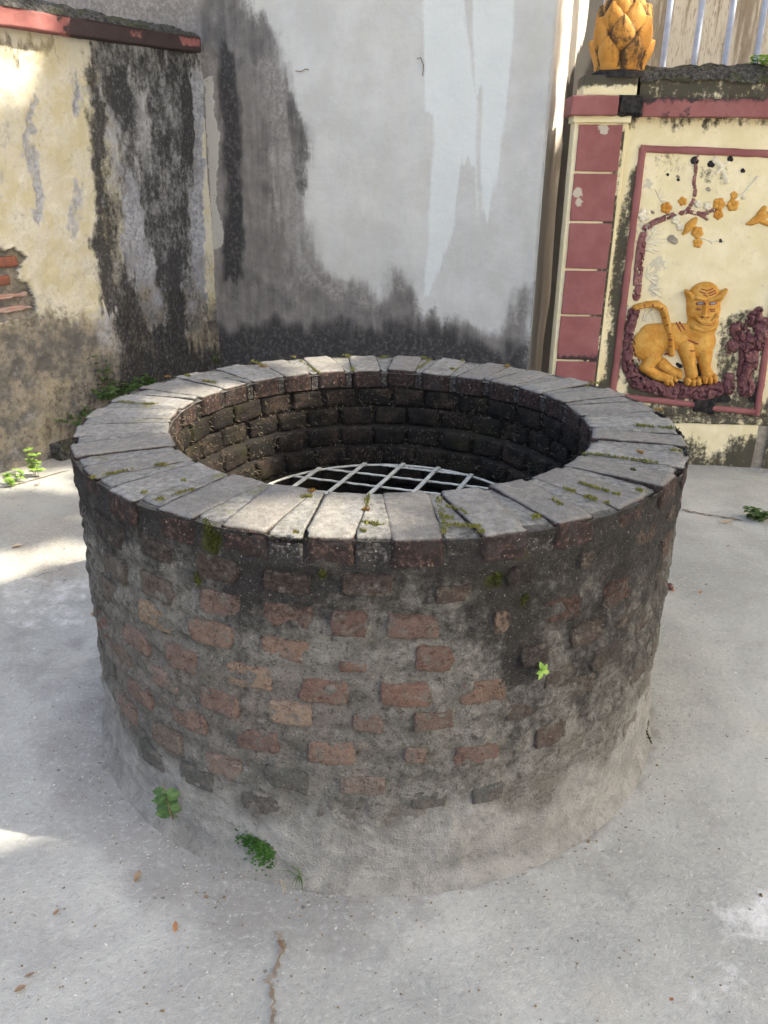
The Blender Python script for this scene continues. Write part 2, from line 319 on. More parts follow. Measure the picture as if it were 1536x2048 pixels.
def m_leftwall():
    m = Mat('peeling_yellow_plaster'); r, g, b, a = m.attr('m'); q = m.axes(LW)
    st = m.noise(4.0, 7, 0.7, m.sc(q, (5, 1.3, 1))); n1 = m.noise(9, 6, 0.62); n2 = m.noise(42, 6, 0.7); n3 = m.noise(170, 4, 0.7); sp = m.noise(70, 4, 0.7, m.sc(q, (1, 0.55, 1)))
    yel = m.mix(m.step(n1, 0.4, 0.62), s2l(188, 179, 148), s2l(198, 193, 176)); yel = m.mix(m.math('MULTIPLY', m.step(m.noise(2.2, 4, .6), .45, .6), .7), yel, s2l(196, 191, 176)); wht = m.mix(n2, s2l(150, 151, 154), s2l(182, 182, 180))
    c = m.mix(m.thr(b, m.math('ADD', m.math('MULTIPLY', n1, 0.55), m.math('MULTIPLY', n2, 0.45)), 1.5, 0.1), wht, yel)
    c = m.mix(m.math('MULTIPLY', m.thr(g, m.math('ADD', m.math('MULTIPLY', st, .5), m.math('MULTIPLY', n2, .5)), 1.9, 0.2), 0.9), c, m.mix(m.step(n2, .36, .64), s2l(116, 118, 126), s2l(172, 173, 178)))
    dirt = m.mix(m.step(n1, 0.38, 0.62), s2l(78, 74, 68), s2l(136, 126, 108)); dirt = m.mix(m.math('MULTIPLY', m.step(n2, .48, .64), .8), dirt, s2l(64, 61, 57)); dirt = m.mix(m.math('MULTIPLY', m.step(m.noise(3.1, 5, .6), .5, .66), .7), dirt, s2l(150, 138, 108)); dirt = m.mix(m.math('MULTIPLY', m.step(n3, .55, .68), .6), dirt, s2l(50, 47, 44))
    c = m.mix(m.math('MULTIPLY', m.thr(a, m.math('ADD', m.math('MULTIPLY', n1, 0.5), m.math('MULTIPLY', n2, 0.5)), 1.6, 0.28), 0.88), c, dirt)
    k = m.thr(r, m.math('ADD', m.math('MULTIPLY', st, 0.34), m.math('ADD', m.math('MULTIPLY', n1, .22), m.math('ADD', m.math('MULTIPLY', n2, 0.28), m.math('MULTIPLY', n3, .16)))), 2.7, 0.3)
    blk = m.mix(m.step(sp, 0.5, 0.68), s2l(36, 36, 40), s2l(86, 84, 80)); blk = m.mix(m.math('MULTIPLY', m.step(n3, 0.58, 0.7), 0.5), blk, s2l(140, 138, 132))
    c = m.mix(m.math('MULTIPLY', k, 0.94), c, blk)
    pit = m.math('MULTIPLY', m.step(m.noise(58, 4, 0.65), 0.635, 0.68), m.math('ADD', 0.25, m.math('MULTIPLY', a, 0.6)))
    c = m.mix(pit, c, s2l(70, 64, 56)); c = m.mix(m.math('MULTIPLY', m.step(n3, 0.6, 0.75), 0.3), c, s2l(92, 88, 80))
    h = m.math('ADD', m.math('MULTIPLY', n1, 1.2), m.math('ADD', n2, m.math('MULTIPLY', n3, 0.4)))
    return m.out(c, 0.9, h, 0.007, 0.8)
def m_greywall():
    m = Mat('grey_house_render'); r, g, b, a = m.attr('m'); q = m.axes(GW)
    st = m.noise(3.2, 6, 0.62, m.sc(q, (7, 0.8, 1))); n1 = m.noise(5, 5, 0.6); n2 = m.noise(40, 6, 0.7); n3 = m.noise(180, 4, 0.7)
    c = m.mix(m.step(n1, 0.35, 0.7), s2l(188, 186, 178), s2l(202, 200, 193)); c = m.mix(m.math('MULTIPLY', m.step(st, 0.4, 0.7), 0.3), c, s2l(190, 191, 193))
    c = m.mix(m.math('MULTIPLY', m.thr(g, m.math('ADD', m.math('MULTIPLY', st, .6), m.math('MULTIPLY', n2, .4)), 0.9, 0.16), 0.8), c, m.mix(n1, s2l(208, 211, 208), s2l(218, 220, 214)))
    mid = m.mix(m.step(n2, 0.38, 0.66), s2l(112, 106, 100), s2l(150, 144, 138)); mid = m.mix(m.math('MULTIPLY', m.step(m.noise(7, 6, .65), 0.45, 0.65), 0.5), mid, s2l(96, 93, 90))
    c = m.mix(m.math('MULTIPLY', m.thr(a, m.math('ADD', m.math('MULTIPLY', st, 0.30), m.math('ADD', m.math('MULTIPLY', n2, 0.30), m.math('MULTIPLY', m.noise(11, 6, .65), .40))), 1.7, 0.32), 0.92), c, mid)
    drk = m.mix(m.step(n2, 0.45, 0.7), s2l(46, 45, 46), s2l(86, 83, 80))
    c = m.mix(m.math('MULTIPLY', m.thr(r, m.math('ADD', m.math('MULTIPLY', st, 0.2), m.math('ADD', m.math('MULTIPLY', n2, 0.38), m.math('ADD', m.math('MULTIPLY', n3, .12), m.math('MULTIPLY', m.noise(10, 6, .65), .3)))), 2.2, 0.34), 0.92), c, drk)
    c = m.mix(m.thr(b, m.math('ADD', m.math('MULTIPLY', n2, .6), m.math('MULTIPLY', n1, .4)), 1.5, 0.1), c, s2l(170, 166, 156))
    pit = m.math('MULTIPLY', m.step(m.noise(75, 3, 0.6), 0.66, 0.7), m.math('ADD', 0.04, m.math('MULTIPLY', a, 0.75))); c = m.mix(pit, c, s2l(56, 53, 50))
    h = m.math('ADD', n2, m.math('ADD', m.math('MULTIPLY', n3, 0.35), m.math('MULTIPLY', n1, 1.0)))
    return m.out(c, 0.88, h, 0.004, 0.6)
def m_return():
    m = Mat('house_side_render'); q = m.axes(HF); st = m.noise(3.0, 6, 0.65, m.sc(q, (9, 0.7, 1))); n2 = m.noise(40, 6, 0.7); r, g, b, a = m.attr('m')
    c = m.mix(m.step(st, 0.35, 0.65), s2l(196, 188, 176), s2l(210, 206, 200)); c = m.mix(m.math('MULTIPLY', m.step(n2, 0.55, 0.7), 0.3), c, s2l(150, 138, 122))
    c = m.mix(m.math('MULTIPLY', m.thr(a, st, 0.8, 0.25), 0.8), c, m.mix(n2, s2l(128, 118, 106), s2l(156, 148, 138)))
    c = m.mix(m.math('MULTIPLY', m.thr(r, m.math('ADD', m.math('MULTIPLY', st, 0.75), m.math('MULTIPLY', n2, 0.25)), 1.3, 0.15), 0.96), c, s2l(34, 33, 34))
    return m.out(c, 0.9, n2, 0.004, 0.6)
def m_paint(name, c0, c1, mould=(44, 40, 40), rough=0.75, amount=0.0, streak=None, chip=(190, 183, 164)):
    """old wall paint; the 'm' attribute: r mould, g chipped to plaster"""
    m = Mat(name); r, g, b, a = m.attr('m'); q = m.axes(RW)
    n1 = m.noise(8, 5, 0.6); n2 = m.noise(45, 6, 0.7); n3 = m.noise(180, 4, 0.7); st = m.noise(5, 6, 0.65, m.sc(q, (5, 1.2, 1)))
    c = m.mix(m.step(n1, 0.35, 0.7), s2l(*c0), s2l(*c1)); c = m.mix(m.math('MULTIPLY', m.step(n2, 0.58, 0.72), 0.25), c, m.mix(0.5, s2l(*c0), s2l(*mould)))
    c = m.mix(m.math('MULTIPLY', m.thr(g, n2, 1.2, 0.08), 0.85), c, s2l(*chip))
    rr = m.math('ADD', r, amount+.06)
    k = m.thr(rr, m.math('ADD', m.math('MULTIPLY', st, 0.45), m.math('MULTIPLY', n2, 0.55)), 1.5, 0.14)
    c = m.mix(m.math('MULTIPLY', k, 0.93), c, m.mix(m.step(n3, 0.5, 0.7), s2l(*mould), s2l(*[min(255, t+16) for t in mould])))
    if name.startswith('mouldy'): c = cav(m, c, (70, 48, 30), .38, .49, .9)
    return m.out(c, rough, m.math('ADD', m.math('MULTIPLY', n2, 0.7), m.math('ADD', m.math('MULTIPLY', n3, 0.25), n1)), 0.004, 0.6)
def m_flat(name, c0, c1, scale=40, rough=0.8, bump=0.004, spec=0.25, speck=None):
    m = Mat(name); n1 = m.noise(scale, 5, 0.65); c = m.mix(m.step(n1, 0.35, 0.68), s2l(*c0), s2l(*c1))
    if speck: c = m.mix(m.math('MULTIPLY', m.step(m.noise(scale*2.6, 4, 0.65), 0.6, 0.68), 0.9), c, s2l(*speck))
    return m.out(c, rough, n1, bump, 0.7, spec)
def cav(m, c, dark, lo=.40, hi=.495, k=.85):
    f = m.math('SUBTRACT', 1.0, m.step(m.math('ADD', m.geo.outputs['Pointiness'], m.math('MULTIPLY', m.math('SUBTRACT', m.noise(70, 4, .7), .5), .06)), lo, hi)); return m.mix(m.math('MULTIPLY', f, k), c, s2l(*dark))
def m_worn(name, c0, c1, dark, pale, rough=.65):
    m = Mat(name); n1 = m.noise(14, 6, .68); n2 = m.noise(60, 6, .72); n3 = m.noise(190, 4, .7)
    c = m.mix(m.step(n1, .36, .66), s2l(*c0), s2l(*c1)); c = m.mix(m.math('MULTIPLY', m.step(n2, .55, .7), .4), c, m.mix(.5, s2l(*c0), s2l(*dark))); c = m.mix(m.math('MULTIPLY', m.step(m.noise(34, 6, .75), .60, .68), .7), c, s2l(*pale)); c = m.mix(m.math('MULTIPLY', m.step(n3, .62, .72), .35), c, s2l(*dark)); c = cav(m, c, dark)
    return m.out(c, rough, m.math('ADD', n2, m.math('ADD', m.math('MULTIPLY', n3, .4), n1)), .005, .8, .3)
def m_leaf(name, c0, c1, tr=0.3):
    m = Mat(name); rnd = m.noise(37, 3, 0.6); c = m.mix(m.step(rnd, 0.35, 0.65), s2l(*c0), s2l(*c1)); m.out(c, 0.55, None, spec=0.35)
    t = m.n.new('ShaderNodeBsdfTranslucent'); m._s(t.inputs[0], c); mx = m.n.new('ShaderNodeMixShader'); mx.inputs[0].default_value = tr
    o = m.n['Material Output']; m.l.new(m.b.outputs[0], mx.inputs[1]); m.l.new(t.outputs[0], mx.inputs[2]); m.l.new(mx.outputs[0], o.inputs[0]); return m.m
M = dict(ground=m_ground(), mortar=m_mortar(), brick=m_brick(), rim=m_rimbrick(), joint=m_joint(), lining=m_inner('mouldy_lining_mortar', s2l(58, 53, 49)), inbrick=m_inner('mouldy_lining_brick', s2l(82, 68, 58)),
    left=m_leftwall(), grey=m_greywall(), side=m_return(),
    cream=m_paint('cream_wall_paint', (222, 209, 166), (232, 220, 184), (40, 38, 34)),
    red=m_paint('oxblood_red_paint', (136, 84, 82), (148, 97, 94), (46, 42, 44)),
    redl=m_paint('faded_coping_paint', (140, 88, 84), (152, 102, 98), (44, 42, 43)),
    orange=m_worn('ochre_orange_paint', (190, 130, 46), (212, 162, 78), (84, 52, 30), (204, 178, 124)),
    finial=m_paint('mouldy_ochre_paint', (186, 128, 52), (200, 146, 74), (62, 46, 32), 0.65),
    maroon=m_worn('maroon_rock_paint', (98, 60, 63), (128, 88, 88), (38, 30, 32), (170, 150, 136)),
    branch=m_worn('maroon_branch_paint', (116, 68, 70), (150, 108, 102), (64, 44, 44), (206, 194, 168)),
    creamr=m_flat('cream_relief_paint', (214, 204, 176), (230, 222, 196), 50, 0.8, 0.006, 0.25, (150, 142, 122)),
    stripe=m_flat('brown_stripe_paint', (126, 66, 52), (140, 78, 60), 60), eyew=m_flat('pale_eye_paint', (128, 136, 146), (146, 154, 162), 60), dark=m_flat('black_grime', (34, 33, 34), (60, 57, 54), 40, 0.95, 0.01),
    iron=m_flat('chipped_white_ironwork', (188, 186, 174), (212, 210, 198), 28, 0.6, 0.003, 0.4, (98, 76, 62)),
    bar=m_flat('blue_grey_bar_paint', (152, 160, 178), (168, 176, 192), 20, 0.5),
    moss=m_flat('yellow_green_moss', (112, 112, 52), (150, 146, 74), 160, 0.95, 0.006), mosso=m_flat('orange_moss', (150, 104, 52), (172, 140, 70), 160, 0.95, 0.006), mossd=m_flat('dark_green_moss', (62, 70, 30), (100, 104, 48), 120, 0.95, 0.008),
    rough=m_flat('mossy_rough_mortar', (78, 76, 72), (122, 120, 114), 22, 0.95, 0.02, 0.2, (58, 62, 38)),
    leaf=m_leaf('weed_leaf', (58, 84, 44), (92, 120, 66)), leafl=m_leaf('pale_weed_leaf', (120, 160, 70), (160, 190, 92)), fern=m_leaf('tiny_herb_leaf', (54, 92, 38), (86, 124, 58)), grass=m_leaf('grass_blade', (84, 110, 58), (118, 140, 80)),
    straw=m_flat('dry_straw', (168, 152, 120), (196, 182, 150), 60), stem=m_flat('dry_stem', (96, 84, 64), (130, 112, 84), 60),
    dead=m_leaf('dead_leaf', (124, 100, 78), (150, 126, 100), 0.15), deado=m_leaf('orange_dead_leaf', (146, 98, 66), (164, 118, 82), 0.15), deadp=m_leaf('pale_dead_leaf', (186, 164, 134), (204, 186, 158), 0.15),
    fruit=m_flat('dark_fruit_skin', (62, 34, 32), (84, 48, 44), 40, 0.35, 0.002, 0.5), pulp=m_flat('orange_fruit_pulp', (176, 96, 30), (200, 124, 50), 40),
    chip=m_flat('stone_chip', (160, 158, 150), (190, 188, 180), 30), strand=m_flat('dry_root_fibre', (92, 84, 72), (132, 121, 104), 30), crack=m_flat('crack_dirt', (112, 100, 86), (138, 128, 114), 30, 0.95, 0.006),
    xbrick=m_flat('exposed_red_brick', (136, 84, 66), (118, 80, 66), 30, 0.9, 0.006, 0.2, (150, 120, 104)), xbrickp=m_flat('dusty_exposed_brick', (176, 134, 120), (164, 148, 136), 26, 0.9, 0.006, 0.2, (190, 130, 118)), backing=m_flat('bare_bedding_mortar', (138, 128, 114), (164, 154, 138), 24, 0.95, 0.012),
    far=None, bark=m_flat('tree_bark', (86, 74, 60), (112, 98, 80), 14), crown=m_leaf('tree_leaf', (58, 92, 40), (92, 128, 58), 0.12))
def m_far():
    m = Mat('streaked_house_wall'); q = m.axes(BW); st = m.noise(2.4, 6, 0.65, m.sc(q, (6, 0.5, 1))); n2 = m.noise(26, 5, 0.65, m.sc(q, (3, 0.6, 1)))
    c = m.mix(m.step(st, 0.42, 0.6), s2l(168, 162, 152), s2l(118, 108, 96)); c = m.mix(m.math('MULTIPLY', m.step(n2, 0.52, 0.68), 0.7), c, s2l(96, 88, 78))
    return m.out(c, 0.9, n2, 0.004, 0.5)
def m_rough():
    m = Mat('mossy_rough_mortar_crust'); n1 = m.noise(9, 6, .65); n2 = m.noise(46, 7, .75); n3 = m.noise(170, 4, .7)
    c = m.mix(m.step(n2, .38, .64), s2l(48, 47, 45), s2l(112, 110, 106)); c = m.mix(m.math('MULTIPLY', m.step(n1, .5, .64), .75), c, m.mix(n3, s2l(60, 66, 34), s2l(92, 96, 52))); c = m.mix(m.math('MULTIPLY', m.step(n3, .56, .68), .6), c, s2l(34, 33, 32)); c = m.mix(m.math('MULTIPLY', m.step(m.noise(90, 3, .6), .64, .7), .6), c, s2l(158, 156, 150))
    return m.out(c, .95, m.math('ADD', n2, m.math('MULTIPLY', n3, .6)), .03, .9)
M['rough'] = m_rough()
M['far'] = m_far()

# ------------------------------------------------------------------ ground
def npoly(pts, z=0.0): return [tuple(on_z(x, y, z)[:2]) for x, y in pts]
ROUT = 0.835
def build_ground():
    xs = np.concatenate([-np.geomspace(60, 2.9, 22), np.arange(-2.8, 3.0, 0.022), np.geomspace(3.1, 60, 22)])
    ys = np.concatenate([-np.geomspace(60, 2.5, 22), np.arange(-2.4, 3.6, 0.022), np.geomspace(3.7, 60, 22)])
    X, Y = np.meshgrid(xs, ys); wx = X+(fbm(X*3, Y*3, 0, 4, 3)-0.5)*0.16; wy = Y+(fbm(X*3, Y*3, 5, 4, 9)-0.5)*0.16
    R = np.hypot(X, Y); near = sstep(6, 3, np.hypot(X, Y))
    Z = near*((fbm(X*1.4, Y*1.4, 0, 4, 1)-0.5)*0.022 + (fbm(X*12, Y*12, 0, 3, 2)-0.5)*0.005)
    Z = Z*sstep(0.80, 1.1, R) - 0.004*sstep(1.1, 0.85, R)
    # darker, damper ground hugging the well and a poured apron in front of it; slab edges from the photo
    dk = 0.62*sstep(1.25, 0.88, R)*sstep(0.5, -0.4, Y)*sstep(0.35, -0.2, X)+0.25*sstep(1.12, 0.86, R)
    dk = np.maximum(dk, 0.62*pmask(wx, wy, npoly([(215, 1590), (320, 1560), (360, 1680), (240, 1680)]), 0.05))
    dk = np.maximum(dk, 0.5*pmask(wx, wy, npoly([(0, 1265), (195, 1265), (235, 1500), (160, 1420), (0, 1380)]), 0.10))
    dk = np.maximum(dk, 0.45*pmask(wx, wy, npoly([(1130, 1690), (1290, 1480), (1330, 1520), (1300, 1700), (1250, 1850), (1120, 1790)]), 0.09))
    dk = np.maximum(dk, 0.5*pmask(wx, wy, npoly([(1230, 1720), (1270, 1730), (1275, 1850), (1235, 1840)]), 0.03))
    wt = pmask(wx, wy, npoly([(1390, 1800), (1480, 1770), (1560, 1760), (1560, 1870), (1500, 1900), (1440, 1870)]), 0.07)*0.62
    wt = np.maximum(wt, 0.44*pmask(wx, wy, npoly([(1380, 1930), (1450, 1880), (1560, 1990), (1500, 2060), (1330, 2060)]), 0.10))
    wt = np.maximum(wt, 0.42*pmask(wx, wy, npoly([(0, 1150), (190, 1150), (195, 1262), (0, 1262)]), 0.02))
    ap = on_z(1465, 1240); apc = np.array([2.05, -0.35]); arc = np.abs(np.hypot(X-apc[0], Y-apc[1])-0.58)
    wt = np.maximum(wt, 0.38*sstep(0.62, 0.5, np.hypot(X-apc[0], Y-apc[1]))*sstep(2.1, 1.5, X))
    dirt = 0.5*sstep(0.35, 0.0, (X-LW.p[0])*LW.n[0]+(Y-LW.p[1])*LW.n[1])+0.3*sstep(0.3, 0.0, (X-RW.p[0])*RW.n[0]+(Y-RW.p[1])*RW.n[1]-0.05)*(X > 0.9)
    dirt = np.maximum(dirt, 0.42*pmask(wx, wy, npoly([(0, 1060), (170, 1010), (185, 1150), (0, 1180)]), 0.1))
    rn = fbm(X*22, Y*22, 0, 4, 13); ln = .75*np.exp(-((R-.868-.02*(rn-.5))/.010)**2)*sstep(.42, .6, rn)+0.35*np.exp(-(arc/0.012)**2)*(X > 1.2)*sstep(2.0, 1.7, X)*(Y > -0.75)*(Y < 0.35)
    Z = Z - 0.004*np.exp(-(arc/0.015)**2)*(X > 1.2)
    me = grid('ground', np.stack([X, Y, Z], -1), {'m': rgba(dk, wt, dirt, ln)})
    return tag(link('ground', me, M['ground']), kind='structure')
ground = build_ground()
def ground_crack(pts, wid, seed, dz=0.004):
    rnd = random.Random(seed); P = [on_z(x, y) for x, y in pts]; L = []
    for i in range(len(P)-1):
        for k in range(6): L.append(P[i]+(P[i+1]-P[i])*k/6)
    L.append(P[-1]); V = []; Fc = []
    for i, p in enumerate(L):
        t = L[min(i+1, len(L)-1)]-L[max(i-1, 0)]; t = t[:2]/np.linalg.norm(t[:2]); n = np.array([-t[1], t[0]]); j = rnd.uniform(-1, 1)*wid*1.2; w = wid*rnd.uniform(0.3, 1.6)*(0.3 if i in (0, len(L)-1) else 1)
        z = (fbm(p[0]*1.4, p[1]*1.4, 0, 4, 1)-0.5)*0.022+(fbm(p[0]*12, p[1]*12, 0, 3, 2)-0.5)*0.005+dz
        V += [(p[0]+n[0]*(j-w), p[1]+n[1]*(j-w), z), (p[0]+n[0]*(j+w), p[1]+n[1]*(j+w), z)]
        if i: Fc.append((2*i-2, 2*i-1, 2*i+1, 2*i))
    return link('crack', raw_mesh('crack', V, Fc), M['crack'], ground)
ground_crack([(552, 1862), (560, 1880), (566, 1895), (545, 1950), (535, 1958), (545, 1985), (548, 2048), (553, 2075)], 0.0045, 4)
ground_crack([(1362, 1020), (1400, 1028), (1440, 1034), (1485, 1042)], 0.007, 5)
ground_crack([(770, 1769), (850, 1763), (926, 1748), (984, 1728)], 0.003, 8, .012); ground_crack([(1113, 1681), (1170, 1645), (1219, 1607)], 0.002, 9, .012); ground_crack([(0, 979), (60, 963), (138, 941)], 0.006, 6)

# ------------------------------------------------------------------ the well
well = thing('brick_well', (0, 0, 0), 'round mouldy brick well with a wide lichened brick rim', 'well')
ZT = 0.885
def well_masks(th, z):
    """mould, pale dust, moss, bare clay on the drum (th in degrees, camera side at -90)"""
    th = np.asarray(th, float); z = np.asarray(z, float); x, y = np.cos(np.radians(th))*ROUT, np.sin(np.radians(th))*ROUT
    n = fbm(x*5, y*5, z*5, 4, 31); stx = fbm(x*7, y*7, z*1.2, 4, 33)
    zz = z+(n-0.5)*0.22+(stx-0.5)*0.18
    front = np.cos(np.radians(th+90))
    right = sstep(-90, -62, th)*sstep(80, 10, th); n9 = fbm(x*14, y*14, z*14, 4, 37)
    mould = 0.50*sstep(0.62, 0.84, zz)+0.30*sstep(0.80, 0.86, z)+0.34*right*sstep(0.16, 0.40, zz)+0.15*sstep(0.22, 0.5, zz)
    mould = mould+0.5*np.exp(-((th+66.5+8*(n-0.5))/3.0)**2)*sstep(0.36, 0.56, z)+0.22*np.exp(-((th+50+8*(n-.5))/5)**2)*sstep(0.3, 0.6, z)
    mould = mould+0.28*np.exp(-((th+105)/12)**2)*sstep(0.60, 0.78, z)+0.26*sstep(-125, -165, th)*sstep(0.3, 0.6, zz)+(n9-.5)*.5*sstep(.15, .3, z)
    mould = mould*(1-0.75*np.exp(-((th+78.5)/3.0)**2-((z-0.745)/0.04)**2))
    dust = sstep(0.26, 0.05, zz)*0.85+0.30*sstep(0.55, 0.1, zz)
    dust = np.maximum(dust, 0.7*sstep(-66, -50, th)*sstep(0.30, 0.16, zz-(th+60)*0.0012))
    def blob(px, py, rt, rz): 
        t, zc = on_cyl(px, py, ROUT); return np.exp(-((th-math.degrees(t))/rt)**2-((z-zc)/rz)**2)
    moss = blob(422, 1080, 2.0, 0.035)+0.7*blob(397, 1160, 0.9, 0.02)+0.8*blob(645, 1146, 0.6, 0.012)+0.75*blob(990, 1165, 2.5, 0.02)+0.8*blob(1050, 1200, 0.9, 0.02)+0.6*blob(1040, 1110, 2.5, 0.02)+0.5*blob(820, 1490, 3, 0.012)
    moss = moss+0.9*np.exp(-((th+13)/6)**2-((z-0.06)/0.06)**2)
    clay = 0.45*sstep(0.1, 0.4, z)*sstep(0.7, 0.5, z)*sstep(-60, -100, th)
    return np.clip(mould, 0, .92), np.clip(dust, 0, 1), np.clip(moss, 0, 1), clay
def drum_r(th, z):
    """radius of the rough mortar face"""
    x, y = np.cos(np.radians(th)), np.sin(np.radians(th))
    lump = (fbm(x*9, y*9, z*10, 4, 41)-0.5)*0.022+(fbm(x*34, y*34, z*38, 4, 43)-0.5)*0.014
    course = 0.0035*np.cos(2*math.pi*(z-0.035)/0.071)*sstep(0.12, 0.25, z)
    skirt = 0.012*sstep(0.24, 0.02, z+(fbm(x*4, y*4, 0, 3, 44)-0.5)*0.14)+0.035*sstep(0.05, -0.01, z)**2
    skirt = skirt*(0.55+0.45*np.cos(np.radians(th+95)))
    belly = 0.006*sstep(-130, -175, th)*np.sin(np.clip(z, 0, 0.9)/0.9*math.pi)
    edge = .002*sstep(ZT-.09, ZT-.05, z)
    return ROUT-0.002+lump*sstep(-0.02, 0.03, z)+course+skirt+belly+edge
def build_drum():
    TH = np.linspace(-180, 180, 840, endpoint=False); z = np.concatenate([np.linspace(-0.03, ZT-0.02, 150), ZT-0.02+np.array([0.006, 0.012, 0.016])])
    T, Z = np.meshgrid(TH, z); R = drum_r(T, Z)
    # over the top to the inner edge
    rr = np.concatenate([[0.833-0.004], np.linspace(0.826, 0.598, 36), [0.590]]); T2, R2 = np.meshgrid(TH, rr)
    x2, y2 = np.cos(np.radians(T2)), np.sin(np.radians(T2)); R2[0] = R[-1]-0.004
    cru = sstep(0.55, 0.75, fbm(x2*8, y2*8, 3, 3, 51))*0.016*sstep(0.76, 0.83, R2)
    Z2 = ZT-0.0045+(fbm(x2*R2*26, y2*R2*26, 0, 4, 52)-0.5)*0.005-cru-0.004*sstep(0.81, 0.833, R2)-0.004*sstep(0.61, 0.59, R2)
    Tt = np.concatenate([T, T2]); Rr = np.concatenate([R, R2]); Zz = np.concatenate([Z, Z2])
    mo, du, ms, cl = well_masks(Tt, Zz)
    X = np.stack([Rr*np.cos(np.radians(Tt)), Rr*np.sin(np.radians(Tt)), Zz], -1)
    link('mortar_drum', grid('mortar_drum', X, {'m': rgba(mo, du, ms, cl)}, wrap=True), M['mortar'], well)
build_drum()
# exposed brick heads: (centre px, centre py, width px, height px, colour)
RED, BUF, DRK, GRY, PNK = s2l(150, 96, 78), s2l(172, 128, 98), s2l(92, 68, 60), s2l(104, 101, 98), s2l(160, 120, 106)
BR = [(573, 1166, 98, 46, DRK), (733, 1171, 106, 44, DRK), (573, 1230, 98, 52, s2l(132, 92, 78)), (697, 1247, 72, 52, s2l(128, 84, 74)), (826, 1255, 106, 46, s2l(136, 94, 82)),
      (569, 1301, 98, 50, s2l(164, 116, 92)), (708, 1332, 58, 20, RED), (498, 1354, 88, 50, BUF), (647, 1384, 98, 54, s2l(152, 100, 82)), (811, 1389, 102, 48, RED), (869, 1319, 78, 50, s2l(136, 88, 74)),
      (968, 1382, 98, 50, s2l(146, 102, 82)), (1003, 1244, 30, 40, s2l(156, 114, 88)), (908, 1188, 74, 36, DRK), (866, 1441, 80, 38, s2l(130, 96, 86)), (832, 1510, 46, 32, PNK), (955, 1510, 90, 34, s2l(142, 96, 84)),
      (1099, 1469, 60, 40, s2l(104, 82, 74)), (580, 1428, 88, 50, s2l(176, 134, 106)), (514, 1480, 82, 48, s2l(140, 98, 86)), (662, 1504, 98, 48, s2l(162, 114, 92)), (735, 1448, 64, 36, s2l(142, 110, 98)),
      (573, 1558, 86, 46, GRY), (724, 1571, 92, 36, s2l(150, 122, 112)), (519, 1610, 76, 34, GRY), (363, 1317, 60, 52, s2l(150, 108, 92)), (280, 1385, 52, 56, s2l(150, 108, 92)), (327, 1359, 52, 36, PNK),
      (440, 1403, 82, 54, s2l(152, 106, 90)), (377, 1437, 72, 58, s2l(156, 110, 94)), (255, 1419, 44, 56, PNK), (334, 1478, 62, 50, s2l(138, 110, 96)), (444, 1533, 80, 54, s2l(158, 122, 108)), (394, 1554, 66, 44, GRY),
      (305, 1512, 40, 54, GRY), (241, 1305, 38, 46, s2l(140, 108, 94)), (219, 1322, 26, 44, GRY), (432, 1137, 80, 54, DRK), (439, 1208, 86, 50, s2l(142, 100, 86)), (423, 1266, 90, 54, s2l(158, 112, 90)),
      (307, 1233, 70, 54, s2l(178, 138, 100)), (312, 1176, 72, 54, s2l(112, 92, 82)), (230, 1135, 48, 54, s2l(106, 94, 86)), (268, 1276, 56, 54, s2l(156, 112, 98)), (219, 1178, 34, 46, s2l(112, 96, 88)), (205, 1245, 20, 44, RED),
      (307, 1096, 60, 50, s2l(86, 74, 70)), (220, 1062, 40, 50, s2l(76, 70, 68)), (1126, 1218, 74, 46, s2l(126, 78, 64)), (1236, 1184, 52, 44, s2l(116, 76, 62)), (1173, 1266, 60, 42, s2l(98, 76, 70)), (1262, 1225, 42, 48, s2l(88, 74, 70)),
      (1172, 1118, 22, 34, s2l(150, 122, 106)), (1212, 1310, 56, 46, s2l(84, 74, 72)), (1120, 1360, 60, 44, s2l(92, 78, 74)), (1068, 1308, 54, 46, s2l(82, 70, 68)), (1040, 1150, 50, 40, s2l(70, 62, 60)), (860, 1600, 72, 34, GRY), (975, 1585, 60, 34, GRY)]
def brick_mesh(th0, z0, w, h, proud, seed):
    """one brick head: rounded uneven rectangle bent to the drum"""
    rnd = random.Random(seed); u = np.array([-1, -.955, -.9, -.76, -.58, -.38, -.18, 0, .18, .38, .58, .76, .9, .955, 1]); v = np.array([-1, -.92, -.84, -.6, -.3, 0, .3, .6, .84, .92, 1]); U, Vv = np.meshgrid(u, v)
    # squircle corner rounding and a wavering outline
    k = 1-0.16*(np.abs(U)**6)*(np.abs(Vv)**4); jit = 1+0.34*(fbm(U*1.9+seed*3.1, Vv*1.9, seed, 3, 61)-0.5)
    uu = U*w/2*k*jit; vv = Vv*h/2*(1-0.12*np.abs(U)**4*np.abs(Vv)**6)*jit+0.05*h*math.sin(seed)*U
    edge = np.maximum(np.abs(U)**24, np.abs(Vv)**14); d = proud-0.007*edge+(fbm(U*2.4+seed, Vv*1.6, seed*1.7, 4, 62)-0.5)*0.014
    th = th0+np.degrees(uu/ROUT); z = z0+vv; R = ROUT+d
    rim = (np.abs(U) > 0.999) | (np.abs(Vv) > 0.999); R = np.where(rim, ROUT-0.03, R)
    X = np.stack([R*np.cos(np.radians(th)), R*np.sin(np.radians(th)), z], -1); mo, du, ms, cl = well_masks(th, z)
    return grid('brick', X, {'m': rgba(mo*0.8-0.08, du*0.75, ms, cl)})
COURSES = [(.782, -102.6), (.696, -103.0), (.612, -103.3), (.525, -97.5), (.450, -102.8), (.364, -96.8), (.275, -103.8), (.190, -96.8)]
rs = random.Random(11); seen = {}
